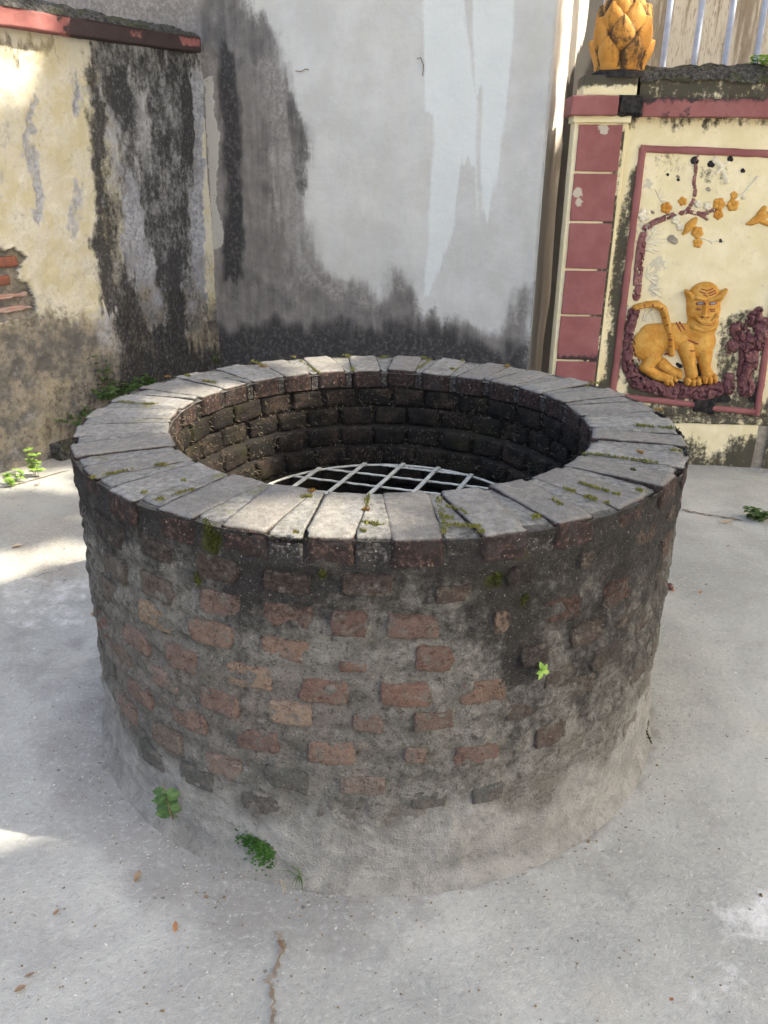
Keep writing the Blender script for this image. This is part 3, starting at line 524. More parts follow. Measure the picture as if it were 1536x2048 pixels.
for i, (px, py, pw, ph, c) in enumerate(BR):
    t, z = on_cyl(px, py, ROUT); t0 = on_cyl(px-pw/2, py, ROUT)[0]; t1 = on_cyl(px+pw/2, py, ROUT)[0]; za = on_cyl(px, py-ph/2, ROUT)[1]; zb = on_cyl(px, py+ph/2, ROUT)[1]
    ci = min(range(8), key=lambda q: abs(COURSES[q][0]-z)); seen.setdefault(ci, []).append(math.degrees(t))
    w = min(abs(t1-t0)*ROUT, 0.112); h = min(za-zb, 0.062); link('brick', brick_mesh(math.degrees(t), z, w, h, 0.0046+0.0030*math.sin(i*2.3), i+1), M['brick'], well, c)
for ci, (z, t0) in enumerate(COURSES):                      # the fainter heads of each course, mostly smeared over
    for k in range(30):
        th = (t0+12*k+rs.uniform(-1, 1)+180) % 360-180; hid = any(abs((th-q+180) % 360-180) < 7.5 for q in seen.get(ci, []))
        if hid or rs.random() < .12: continue
        cc = rs.choice([s2l(118, 96, 86), s2l(104, 88, 80), s2l(128, 108, 98), s2l(96, 90, 86), s2l(134, 100, 86)]); link('brick', brick_mesh(th, z+rs.uniform(-.006, .006), rs.uniform(.085, .106), rs.uniform(.046, .058), (rs.uniform(-.001, .0022) if z > .3 else rs.uniform(-.004, .0002)), ci*30+k+100), M['brick'], well, cc if z > .3 else s2l(132, 124, 116))
# rim: thirty headers laid radially, wedge joints between
def rim_brick(th0, seed, wedge=False):
    rnd = random.Random(seed); L0, L1, wd, t = 0.588+rnd.uniform(-.004, .004), 0.841+rnd.uniform(-.006, .002), 0.103+rnd.uniform(-.003, .003), 0.06
    if wedge: L0, L1, wd, t = 0.596+rnd.uniform(-.004, .006), 0.834+rnd.uniform(-.012, .004), 0.103, 0.058
    nl, nw, nt = 26, 12, 6; bm = bmesh.new(); A = np.linspace(L0, L1, nl); B = np.linspace(-wd/2, wd/2, nw); Cc = np.linspace(-t, 0, nt)
    def face(P, Q, f):
        g = [[bm.verts.new(f(p, q)) for p in P] for q in Q]
        for j in range(len(Q)-1):
            for i in range(len(P)-1): bm.faces.new((g[j][i], g[j][i+1], g[j+1][i+1], g[j+1][i]))
    face(A, B, lambda a, b: (a, b, 0)); face(A, Cc, lambda a, c: (a, -wd/2, c)); face(A[::-1], Cc, lambda a, c: (a, wd/2, c)); face(B, Cc, lambda b, c: (L1, b, c)); face(B[::-1], Cc, lambda b, c: (L0, b, c))
    bmesh.ops.remove_doubles(bm, verts=bm.verts, dist=1e-6); bmesh.ops.recalc_face_normals(bm, faces=bm.faces); bm.normal_update()
    P = np.array([v.co[:] for v in bm.verts]); N = np.array([v.normal[:] for v in bm.verts]); s = seed*7.7
    if wedge: P[:, 1] *= (math.radians(12)*P[:, 0]-0.103-rnd.uniform(-.001, .0018))/0.103
    # worn arrises: pull edges in, most at the two ends
    ex = np.minimum(np.minimum(P[:, 0]-L0, L1-P[:, 0]), 0.03); ey = np.minimum(wd/2-np.abs(P[:, 1]), 0.03); e = np.sort(np.stack([ex, ey, np.minimum(-P[:, 2], 0.03)], 1), 1)[:, 1]
    wear = 0.0012+0.010*fbm(P[:, 0]*20+s, P[:, 1]*20, P[:, 2]*20, 3, 71)*(np.minimum(L1-P[:, 0], P[:, 0]-L0) < 0.025)
    P = P-N*(wear*np.exp(-(e/0.005)**2))[:, None]+N*((fbm(P[:, 0]*30+s, P[:, 1]*30, P[:, 2]*30, 4, 72)-0.5)*0.007)[:, None]
    if wedge: P[:, 2] -= .0005+.010*sstep(.79, .836, P[:, 0])*rnd.random()+.004*fbm(P[:, 0]*9+s, P[:, 1]*9, 0, 2, 73)
    tl, tz, yaw = rnd.uniform(-.012, .012), rnd.uniform(-.002, .003), rnd.uniform(-.012, .012)
    P[:, 2] += (P[:, 0]-0.72)*tl+tz+P[:, 1]*rnd.uniform(-.03, .03); ca, sa = math.cos(math.radians(th0)), math.sin(math.radians(th0)); yy = P[:, 1]+(P[:, 0]-0.7)*yaw
    for v, p, y in zip(bm.verts, P, yy): v.co = (p[0]*ca-y*sa, p[0]*sa+y*ca, ZT+0.003+p[2])
    bmesh.ops.recalc_face_normals(bm, faces=bm.faces)
    me = bpy.data.meshes.new('rim_brick'); bm.to_mesh(me); bm.free(); me.polygons.foreach_set('use_smooth', np.ones(len(me.polygons), bool)); return me
rs = random.Random(5)
for k in range(30):
    cc = rs.choice([s2l(150, 130, 118), s2l(148, 140, 130), s2l(136, 130, 124), s2l(158, 140, 124), s2l(124, 122, 118)])
    link('rim_brick', rim_brick(-84.5+12*k+rs.uniform(-0.14, 0.14), k+1), M['rim'], well, cc); link('joint_wedge', rim_brick(-78.5+12*k, k+101, True), M['joint'], well)
# lining below the rim: courses corbelled inwards, each brick its own piece
def lining():
    prof = [(0.600, ZT-0.03), (0.606, 0.69), (0.578, 0.684), (0.574, 0.624), (0.556, 0.618), (0.552, 0.556), (0.534, 0.548), (0.53, 0.40), (0.50, 0.1), (0.5, -0.6)]
    pr = []; 
    for a, b in zip(prof[:-1], prof[1:]):
        n = max(2, int(math.dist(a, b)/0.012)); pr += [(a[0]+(b[0]-a[0])*i/n, a[1]+(b[1]-a[1])*i/n) for i in range(n)]
    pr = np.array(pr+[prof[-1]]); TH = np.linspace(-180, 180, 300, endpoint=False); T = np.radians(np.tile(TH, (len(pr), 1))); R = np.tile(pr[:, :1], (1, 300)); Z = np.tile(pr[:, 1:], (1, 300))
    R = R+(fbm(np.cos(T)*16, np.sin(T)*16, Z*18, 4, 81)-0.5)*0.016; X = np.stack([R*np.cos(T), R*np.sin(T), Z], -1)
    link('lining_mortar', grid('lining_mortar', X, wrap=True, flip=False), M['lining'], well)
    link('well_floor', raw_mesh('well_floor', [(0.52*math.cos(i*.2618), .52*math.sin(i*.2618), -0.55) for i in range(24)], [tuple(range(24))]), M['lining'], well)
    courses = [(0.790, 0.588, 0.06), (0.722, 0.590, 0.062), (0.655, 0.558, 0.062), (0.588, 0.536, 0.062), (0.518, 0.514, 0.06)]
    rs = random.Random(3)
    for ci, (z, r, h) in enumerate(courses):
        n = int(2*math.pi*r/0.118)
        for k in range(n):
            th = 360/n*(k+0.5*(ci % 2))+rs.uniform(-.5, .5); w = 2*math.pi*r/n-rs.uniform(.006, .014); rr = r+rs.uniform(-.005, .006)
            U, Vv = np.meshgrid(np.array([-1, -.94, -.7, -.3, .1, .5, .8, .94, 1]), np.array([-1, -.9, -.45, 0, .45, .9, 1])); edge = np.maximum(np.abs(U)**24, np.abs(Vv)**16)
            tt = np.radians(th)-U*w/2*(1-0.04*np.abs(Vv)**4)/r; zz = z+Vv*h/2*(1+0.06*(fbm(U+k, Vv, ci, 2, 5)-.5))
            R = rr+0.004*edge+(fbm(U*2+k*3.3, Vv*2, ci*5.1, 3, 83)-.5)*0.022; rim = (np.abs(U) > .999) | (np.abs(Vv) > .999); R = np.where(rim, R+0.035, R)
            X = np.stack([R*np.cos(tt), R*np.sin(tt), zz], -1); link('lining_brick', grid('lining_brick', X, smooth=True), M['inbrick'], well)
lining()
def strands():
    rs = random.Random(17); mb = MB()
    for i in range(3600):
        th = rs.uniform(-30, 210); z = 0.87-0.36*rs.random()**0.8; r = 0.592 if z > 0.69 else (0.562 if z > .62 else .535); t = math.radians(th)
        p = np.array([r*math.cos(t), r*math.sin(t), z]); nrm = np.array([-math.cos(t), -math.sin(t), 0]); tg = np.array([-math.sin(t), math.cos(t), 0]); p = p-nrm*0.004
        d = tg*rs.uniform(-1, 1)+np.array([0, 0, rs.uniform(-1, .6)])+nrm*rs.uniform(.3, 1.2); d /= np.linalg.norm(d); pts = [p]; w = rs.uniform(.0005, .0010)
        for s in range(3): d = d+np.array([rs.uniform(-.8, .8) for _ in range(3)]); d /= np.linalg.norm(d); pts.append(pts[-1]+d*rs.uniform(.003, .007))
        V, Fc = tube(pts, w, 3, False); mb.add(V, Fc)
    tag(link('dry_fibres', mb.mesh('dry_fibres'), M['strand'], well), kind='stuff')
strands()
# moss cushions on the rim and drum
def moss(pts, rad, n, seed, mat='moss', z=ZT+0.004, drum=False):
    rs = random.Random(seed); mb = MB(); P = [np.array(pt, float) for pt in pts]
    for i in range(n):
        k = rs.random()*(len(P)-1) if len(P) > 1 else 0; a = P[int(k)]; b = P[min(int(k)+1, len(P)-1)]; q = a+(b-a)*(k-int(k))
        if drum:
            t, zz = on_cyl(q[0], q[1], ROUT); t += rs.gauss(0, rad*.55)/ROUT; zz += rs.gauss(0, rad*.9); R = drum_r(math.degrees(t), zz)+0.001; c = np.array([R*math.cos(t), R*math.sin(t), zz]); nn = np.array([math.cos(t), math.sin(t), .3])
        else:
            c = on_z(q[0], q[1], z); c = c+np.array([rs.gauss(0, rad*.5), rs.gauss(0, rad*.5), 0]); nn = np.array([0, 0, 1.])
        s = rs.uniform(.0016, .0038)
        for j in range(5):
            d = np.array([rs.uniform(-1, 1), rs.uniform(-1, 1), rs.uniform(-1, 1)]); d = d/np.linalg.norm(d); d = d+nn*1.0; sd = np.cross(d, [rs.random(), rs.random(), rs.random()]); sd /= np.linalg.norm(sd)+1e-6
            mb.add([c-sd*s*.45, c+sd*s*.45, c+d*s*.9+sd*s*.2, c+d*s*1.1-sd*s*.1], [(0, 1, 2, 3)])
    return link('moss_patch', mb.mesh('moss_patch', False), M[mat], well)
for i, (pts, rad, n, mat) in enumerate([([(235, 803), (285, 807), (310, 808)], .007, 110, 'moss'), ([(408, 763), (432, 766)], .010, 60, 'moss'), ([(405, 761), (415, 763)], .007, 30, 'mosso'), ([(333, 753), (340, 754)], .006, 25, 'mosso'), ([(370, 751), (380, 752)], .008, 30, 'moss'),
        ([(182, 957), (192, 953)], .006, 25, 'moss'), ([(208, 950), (234, 945), (262, 940)], .006, 70, 'moss'), ([(312, 931), (330, 928)], .008, 40, 'moss'), ([(316, 999), (322, 998)], .009, 35, 'moss'), ([(345, 990), (385, 978)], .006, 40, 'moss'), ([(290, 985)], .009, 16, 'moss'), ([(368, 961)], .008, 20, 'moss'),
        ([(606, 994), (620, 993)], .009, 45, 'moss'), ([(618, 983), (628, 981)], .005, 18, 'mosso'), ([(735, 990), (733, 1015)], .005, 30, 'moss'), ([(728, 1018), (735, 1020)], .006, 26, 'mosso'), ([(728, 1045), (742, 1048), (758, 1050)], .009, 80, 'moss'), ([(726, 1062)], .007, 20, 'moss'), ([(592, 1064), (596, 1066)], .007, 24, 'moss'),
        ([(877, 995), (880, 1020), (886, 1040), (890, 1065)], .007, 90, 'moss'), ([(890, 1012), (920, 1020), (935, 1031)], .005, 50, 'moss'), ([(886, 1035), (905, 1035)], .007, 40, 'moss'), ([(892, 1050), (930, 1052), (958, 1054)], .008, 110, 'moss'), ([(962, 1064)], .008, 24, 'moss'), ([(1068, 1036), (1074, 1030)], .008, 40, 'moss'),
        ([(1100, 998), (1125, 1012)], .008, 40, 'moss'), ([(1130, 978), (1148, 984)], .007, 34, 'moss'), ([(1172, 993), (1192, 1000)], .010, 70, 'moss'), ([(1212, 1006)], .006, 16, 'moss'), ([(1160, 966), (1195, 977), (1240, 990)], .006, 120, 'moss'), ([(1275, 979), (1285, 983)], .009, 34, 'moss'), ([(1165, 907), (1215, 912), (1275, 921), (1315, 926)], .006, 150, 'moss'), ([(1265, 941)], .007, 20, 'mossd'), ([(1270, 850), (1300, 853)], .012, 60, 'moss'), ([(1320, 855), (1350, 856)], .011, 55, 'moss'), ([(1280, 905)], .008, 24, 'mosso'),
        ([(1340, 900), (1365, 903)], .008, 30, 'moss'), ([(1180, 764), (1196, 767)], .010, 45, 'moss'), ([(1175, 772)], .009, 18, 'moss'), ([(1310, 819), (1322, 821)], .007, 30, 'mosso'), ([(505, 722), (530, 732)], .008, 55, 'moss'), ([(515, 732), (533, 734)], .007, 40, 'mosso'), ([(584, 713), (590, 716)], .007, 24, 'moss'), ([(600, 720), (625, 738), (640, 748)], .008, 80, 'moss'),
        ([(690, 710), (698, 714)], .010, 60, 'moss'), ([(704, 735), (706, 742)], .008, 34, 'moss'), ([(760, 716), (772, 714)], .010, 50, 'moss'), ([(846, 714), (848, 718)], .007, 30, 'moss'), ([(862, 718), (850, 728), (836, 738)], .009, 80, 'moss'), ([(925, 722)], .008, 24, 'moss'), ([(905, 738)], .010, 30, 'moss'), ([(1010, 733), (1018, 734)], .008, 30, 'mosso'), ([(1015, 730)], .006, 20, 'moss')]):
    moss(pts, rad, n, i+1, mat)
for i, (pts, rad, n) in enumerate([([(418, 1045), (425, 1075), (430, 1100)], .014, 260), ([(396, 1155), (396, 1165)], .007, 60), ([(645, 1146)], .007, 50), ([(985, 1165), (1000, 1160)], .010, 70), ([(1050, 1195), (1052, 1205)], .008, 60), ([(1290, 1440), (1284, 1480)], .006, 90)]):
    moss(pts, rad, n, i+200, 'mossd', drum=True)

# iron grate hung inside the well
GZ, GR, GC = 0.562, 0.468, np.array([0.016, 0.043])
grate = thing('well_grate', (GC[0], GC[1], GZ), 'round grate of chipped white iron bars inside the well', 'grate')
def grate_build():
    pts = [(GC[0]+GR*math.cos(t), GC[1]+GR*math.sin(t), GZ) for t in np.linspace(0, 2*math.pi, 49)]; V, Fc = tube(pts, .0042, 7); link('ring', MB().add(V, Fc).mesh('ring'), M['iron'], grate)
    a = math.radians(69); ds = np.array([math.cos(a), math.sin(a)]); ns = np.array([ds[1], -ds[0]])
    for k in range(-3, 4):
        o = k*0.128+0.022
        if abs(o) > GR-.02: continue
        hl = math.sqrt(GR**2-o**2); c = GC+ns*o; u = .0072; t = .002; V = []
        for s in (-hl, hl):
            for du, dz in ((-u, .006), (u, .006), (u, .006+2*t), (-u, .006+2*t)): V.append((c[0]+ds[0]*s+ns[0]*du, c[1]+ds[1]*s+ns[1]*du, GZ+dz))
        link('flat_bar', raw_mesh('flat_bar', V, [(0, 1, 5, 4), (1, 2, 6, 5), (2, 3, 7, 6), (3, 0, 4, 7), (3, 2, 1, 0), (4, 5, 6, 7)]), M['iron'], grate)
    a = math.radians(-17); ds = np.array([math.cos(a), math.sin(a)]); ns = np.array([-ds[1], ds[0]])
    for k in range(-6, 7):
        o = k*0.105+0.02
        if abs(o) > GR-.015: continue
        hl = math.sqrt(GR**2-o**2); c = GC+ns*o; n = 40; pts = [(*(c+ds*(-hl+2*hl*i/n)), GZ+.0008*math.sin(i*2.1)) for i in range(n+1)]; V, Fc = tube(pts, [.0038+.0005*(i % 2) for i in range(n+1)], 7); link('rod', MB().add(V, Fc).mesh('rod'), M['iron'], grate)
grate_build()

# ------------------------------------------------------------------ left boundary wall
def upoly(pl, pts, w=0.0): return [pl.uv(x, y, w) for x, y in pts]
lwall = thing('boundary_wall', (*LW.W(0.8, 0)[:2], 0), 'peeling yellow boundary wall with black mould streaks and red coping', 'wall')
HOLE = [(-60, 480), (0, 493), (10, 503), (29, 496), (49, 509), (57, 516), (42, 529), (33, 557), (52, 565), (64, 584), (70, 594), (75, 620), (62, 630), (33, 636), (0, 643), (-60, 650)]
UC = 1.66
def build_left():
    u = np.concatenate([np.arange(-4.2, -0.2, 0.06), np.arange(-0.2, UC+0.03, 0.0065)]); v = np.arange(-0.03, 2.20, 0.0065); U, V = np.meshgrid(u, v)
    wu = U+(fbm(U*9, V*7, 0, 4, 101)-.5)*0.10+(fbm(U*40, V*26, 0, 4, 103)-.5)*.05; wv = V+(fbm(U*9, V*9, 4, 4, 102)-.5)*0.14+(fbm(U*48, V*2.0, 4, 3, 104)-.5)*.22; P = lambda pts: upoly(LW, pts)
    hs = sdist(U+(fbm(U*40, V*40, 0, 3, 99)-.5)*.02, V+(fbm(U*40, V*40, 3, 3, 98)-.5)*.02, P(HOLE)); inh = sstep(-0.004, 0.006, hs)
    # mould
    mo = np.zeros_like(U)
    for pts, k, s in [([(160, 95), (215, 70), (300, 90), (405, 105), (400, 140), (360, 190), (300, 210), (240, 190), (195, 170)], .62, .03), ([(170, 180), (215, 200), (218, 400), (235, 560), (250, 640), (200, 620), (188, 480), (180, 330)], .75, .02), ([(212, 120), (268, 140), (262, 240), (245, 330), (225, 300)], .82, .02),
                      ([(300, 150), (365, 140), (362, 300), (372, 700), (320, 720), (305, 400)], .60, .02), ([(368, 150), (392, 160), (388, 320), (372, 340), (368, 470), (362, 470)], 1.0, .012), ([(318, 460), (372, 480), (385, 760), (330, 780)], .82, .03), ([(300, 520), (325, 500), (345, 760), (300, 780)], .8, .03),
                      ([(235, 480), (262, 480), (270, 590), (290, 640), (270, 720), (225, 700), (235, 600)], .75, .025), ([(255, 690), (440, 660), (445, 800), (200, 800)], .80, .05), ([(100, 720), (260, 690), (240, 900), (60, 900)], .42, .08), ([(345, 70), (405, 85), (405, 120), (345, 110)], .75, .03)]:
        mo = np.maximum(mo, k*1.08*pmask(wu, wv, P(pts), s*2.4))
    mo = np.maximum(mo, .66*pmask(wu, wv, P([(165, 90), (405, 105), (437, 640), (445, 820), (230, 820), (235, 640), (195, 560), (185, 330), (170, 200)]), .05))
    pale = np.zeros_like(U)
    for pts, k, s in [([(238, 330), (275, 350), (290, 460), (320, 560), (325, 640), (300, 660), (270, 560), (245, 520)], .85, .012), ([(205, 200), (240, 230), (250, 330), (225, 400), (215, 330)], .55, .02), ([(262, 170), (300, 190), (300, 330), (275, 330)], .5, .02), ([(385, 120), (405, 120), (420, 360), (425, 560), (405, 640), (388, 560), (375, 420), (388, 330)], .9, .01), ([(380, 560), (400, 600), (430, 690), (400, 720), (370, 690)], .62, .02),
                      ([(50, 170), (65, 180), (75, 300), (90, 450), (70, 460), (52, 300)], .72, .012), ([(150, 150), (172, 180), (160, 240), (145, 230)], .8, .02), ([(0, 210), (20, 260), (22, 400), (0, 420)], .5, .02), ([(135, 380), (165, 360), (170, 470), (140, 480)], .6, .02), ([(45, 660), (85, 660), (85, 730), (50, 720)], .75, .02)]:
        pale = np.maximum(pale, k*pmask(wu, wv, P(pts), s*2.2))
    mo = np.maximum(mo-0.5*pale*(mo < .95), 0)
    yel = 0.62*sstep(UC-0.55, UC-1.02, U+(fbm(U*6, V*6, 8, 3, 105)-.5)*.25)*sstep(0.55, 0.95, V)+0.30*sstep(0.2, 0.8, V); yel = np.maximum(yel, 0.9*pmask(wu, wv, P([(400, 235), (440, 235), (440, 640), (415, 640)]), .012)); strip = pmask(wu, V, P([(400, 235), (440, 235), (445, 640), (416, 640)]), .012); pale = pale*(1-strip); mo = mo*(1-.85*strip)
    dirt = sstep(1.05, 0.45, V+(fbm(U*5, V*5, 2, 4, 107)-.5)*.5)*0.6+0.22+(fbm(U*11, V*9, 2, 4, 108)-.5)*.5*sstep(1.0, .6, V)+0.4*pmask(wu, wv, P([(-80, 628), (120, 635), (170, 640), (170, 720), (-80, 760)]), .06)
    dirt = np.maximum(dirt, 0.6*pmask(wu, wv, P([(-80, 60), (120, 75), (130, 120), (-80, 95)]), .03))
    Wd = (fbm(U*4, V*4, 0, 4, 110)-.5)*.03+(fbm(U*22, V*22, 0, 4, 111)-.5)*.010-0.032*inh+0.006*np.exp(-(hs/.012)**2)*(hs < 0)
    Wd = Wd-0.004*sstep(0.52, 0.6, fbm(U*30, V*22, 6, 4, 112))*(0.3+0.7*dirt)-.006*sstep(.6, .66, pale)
    Wd = Wd+0.022*sstep(0.85, 0.75, V+(fbm(U*7, 0, 0, 3, 113)-.5)*.10)*sstep(UC-.5, UC-.9, U)
    m = rgba(mo, pale, yel*(1-inh), np.where(inh > .5, 1.0, dirt))
    link('plaster_face', grid('plaster_face', LW.W(U, V, Wd), {'m': m}), M['left'], lwall)
    link('wall_core', box_uvw(LW, -4.2, UC+0.03, -0.03, 2.19, -0.24, -0.06, 0, 0, .5), M['backing'], lwall)
    # bricks laid bare where the plaster has fallen
    for x0, y0, x1, y1, mt in [(-62, 512, 36, 541, 'xbrick'), (-62, 551, 22, 580, 'xbrick'), (-62, 585, 58, 607, 'xbrickp'), (-62, 611, 66, 636, 'xbrickp')]:
        a = LW.uv(x0, y1); b = LW.uv(x1, y0); link('brick', box_uvw(LW, a[0], b[0], a[1], b[1], -0.06, -0.012, .016, int(y0), .010, bevel=.010), M[mt], lwall)
    # coping: painted edge and a rough mortar crown
    a0, a1 = LW.uv(0, 49, .07), LW.uv(402, 106, .07); b0, b1 = LW.uv(0, 15, .07), LW.uv(402, 69, .07); vb = (a0[1]+a1[1])/2; vt = (b0[1]+b1[1])/2
    uu = np.concatenate([np.arange(-4.2, -.2, .06), np.arange(-.2, a1[0]+.004, .0065)]); ring = np.array([(-.28, vb), (.0, vb), (.066, vb+.001), (.07, vb+.006)]+[(.07, vb+.006+(vt-vb-.012)*i/16) for i in range(1, 17)]+[(.067, vt-.002), (.06, vt)])
    U2 = np.tile(uu, (len(ring), 1)); W2 = np.tile(ring[:, :1], (1, len(uu))); V2 = np.tile(ring[:, 1:], (1, len(uu))); nn = (fbm(U2*18, V2*18, W2*18, 4, 120)-.5)
    W2 = W2+nn*.012*(W2 > .03); V2 = V2+(fbm(U2*3, 0, 0, 3, 121)-.5)*.016
    um = LW.uv(108, 40, .07)[0]; mould = 0.80*sstep(um, um+.16, U2+nn*.3)-.45*pmask(U2, V2, [LW.uv(x, y, .07) for x, y in [(358, 72), (400, 78), (400, 95), (365, 92)]], .012)-.3*pmask(U2, V2, [LW.uv(x, y, .07) for x, y in [(250, 55), (285, 60), (285, 78), (255, 74)]], .014)
    link('coping_band', grid('coping_band', LW.W(U2, V2, W2), {'m': rgba(mould, 0*mould, 0, 1)}, flip=False), M['redl'], lwall)
    uu2 = np.concatenate([np.arange(-4.2, -.2, .06), np.arange(-.2, a1[0]+.004, .010)]); tt = np.linspace(0, 1, 30); U3, T3 = np.meshgrid(uu2, tt); W3 = .066-T3*.34
    hump = np.sin(np.clip(T3, 0, 1)*math.pi)**.6*(.055+.05*fbm(U3*4, T3*3, 0, 3, 130)*sstep(1.4, .4, U3)); V3 = vt-.006+hump+(fbm(U3*14, T3*9, 0, 4, 131)-.5)*.05*np.sin(T3*math.pi)**.5
    W3 = W3+(fbm(U3*9, T3*4, 7, 3, 132)-.3)*.03*(1-T3); link('coping_crown', grid('coping_crown', LW.W(U3, V3, W3)), M['rough'], lwall)
    # low mossy footing against the wall
    f0 = LW.uv(112, 868, .1)[0]; link('footing', box_uvw(LW, f0, UC-.02, -.02, .085, -.02, .11, .018, 9, .016, bevel=.012), M['rough'], lwall)
build_left()

# ------------------------------------------------------------------ grey house
house = thing('grey_house', (*GW.W(1.0, 0)[:2], 0), 'plain grey rendered house corner with dark rising damp', 'house')
def build_grey():
    u = np.concatenate([np.arange(-3.0, -0.06, .05), np.arange(-0.06, 2.118, .008), [2.118]]); v = np.concatenate([np.arange(-.03, 2.75, .008), np.arange(2.8, 4.3, .1)]); U, V = np.meshgrid(u, v)
    wu = U+(fbm(U*7, V*3, 0, 4, 141)-.5)*.10+(fbm(U*40, V*20, 0, 3, 144)-.5)*.03; wv = V+(fbm(U*9, V*4, 4, 4, 142)-.5)*.14+(fbm(U*24, V*3.0, 4, 5, 143, .6)-.5)*.11+(fbm(U*13, V*9, 4, 4, 145)-.5)*.12; P = lambda pts: upoly(GW, pts)
    mid = pmask(wu, wv, P([(-400, -200), (470, -80), (500, 0), (520, 40), (555, 70), (560, 110), (590, 190), (600, 230), (625, 262), (626, 330), (622, 420), (640, 500), (660, 520), (700, 570), (735, 560), (760, 600), (790, 540), (815, 570), (850, 625), (900, 640), (960, 640), (1000, 650), (1035, 590), (1060, 560), (1060, 1000), (300, 1000), (-400, 900)]), .09)*.85
    lt = pmask(wu, wv, P([(520, 300), (625, 300), (640, 480), (660, 540), (590, 540), (540, 450)]), .08); mid = mid-.18*lt
    drk = np.maximum(1.0*pmask(wu, wv, P([(440, 90), (470, 90), (485, 200), (480, 330), (492, 470), (490, 560), (450, 560), (440, 300)]), .06), 1.0*pmask(wu, wv, P([(430, 640), (520, 650), (600, 640), (690, 645), (760, 650), (850, 640), (930, 665), (1000, 690), (1060, 670), (1060, 1000), (300, 1000)]), .17))
    drk = np.maximum(drk, .40*pmask(wu, wv, P([(430, 60), (500, 60), (560, 300), (590, 560), (430, 640)]), .08)); drk = np.maximum(drk, .50*pmask(wu, wv, P([(395, -20), (500, -20), (555, 90), (520, 120), (440, 160), (400, 100)]), .05)); drk = np.maximum(drk, .40*pmask(wu, wv, P([(430, 520), (560, 560), (720, 600), (850, 600), (900, 640), (900, 700), (430, 700)]), .06))
    drk = np.maximum(drk, .55*pmask(wu, wv, P([(560, 130), (600, 220), (622, 290), (620, 400), (600, 380), (575, 260)]), .02))
    xu = U+(fbm(U*12, V*3, 0, 3, 148)-.5)*.03; xv = V+(fbm(U*40, V*1.6, 4, 3, 149)-.5)*.14; wht = np.maximum(pmask(xu, xv, P([(838, -60), (928, -60), (936, 60), (945, 110), (948, 180), (957, 190), (958, 300), (962, 420), (955, 480), (950, 330), (925, 330), (915, 440), (890, 520), (860, 600), (845, 600), (858, 420), (862, 215), (848, 215), (845, 120)]), .03), pmask(xu, xv, P([(941, -60), (1030, -60), (1024, 100), (1012, 240), (1002, 330), (982, 430), (962, 440), (958, 185), (945, 180)]), .03))*.72
    cu = U+(fbm(U*30, V*24, 0, 4, 146)-.5)*.04; cream = pmask(cu, V+(fbm(U*20, V*20, 3, 3, 147)-.5)*.05, P([(408, 160), (425, 150), (430, 200), (425, 215), (440, 260), (432, 400), (448, 470), (445, 500), (425, 500), (418, 330), (412, 240)]), .008)*.85
    cream = np.maximum(cream, .42*pmask(wu, wv, P([(468, 50), (495, 45), (500, 85), (478, 90)]), .05))
    Wd = (fbm(U*2.2, V*2.2, 0, 3, 150)-.5)*.02+(fbm(U*25, V*25, 0, 4, 151)-.5)*.005*(.4+mid)+.004*(cream > .5)
    ed = sstep(2.10, 2.118, U); Wd = Wd*(1-ed)-.012*ed*fbm(V*30, U*0, 0, 3, 152)
    link('front_wall', grid('front_wall', GW.W(U, V, Wd), {'m': rgba(np.clip(drk, 0, 1), wht, cream, np.clip(mid, 0, 1))}), M['grey'], house)
    u = np.concatenate([[0, .003], np.arange(.015, 1.6, .012), np.arange(1.65, 4, .1)]); U, V = np.meshgrid(u, np.concatenate([np.arange(-.03, 2.75, .014), np.arange(2.8, 4.3, .1)])); n = fbm(U*6, V*2, 0, 4, 160)
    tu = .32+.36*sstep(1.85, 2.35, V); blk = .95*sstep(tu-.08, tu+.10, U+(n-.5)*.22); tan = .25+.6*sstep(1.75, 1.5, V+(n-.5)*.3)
    Wd = (fbm(U*2.2, V*2.2, 3, 3, 161)-.5)*.02; Wd = np.where(U < .004, -.006, Wd)
    link('side_wall', grid('side_wall', HF.W(U, V, Wd), {'m': rgba(np.clip(blk, 0, 1), 0, 0, tan)}), M['side'], house)
    # hairline cracks standing as thin dark lips in the render
    for pts in [[(835, 118), (842, 115), (848, 130), (846, 152)], [(592, 142), (604, 143), (612, 138), (618, 140)], [(548, 505), (552, 492), (553, 482)]]:
        mb = MB(); V_, F_ = tube([GW.W(*GW.uv(x, y), .006) for x, y in pts], .0022, 5); link('crack', mb.add(V_, F_).mesh('crack'), M['crack'], house)
build_grey()

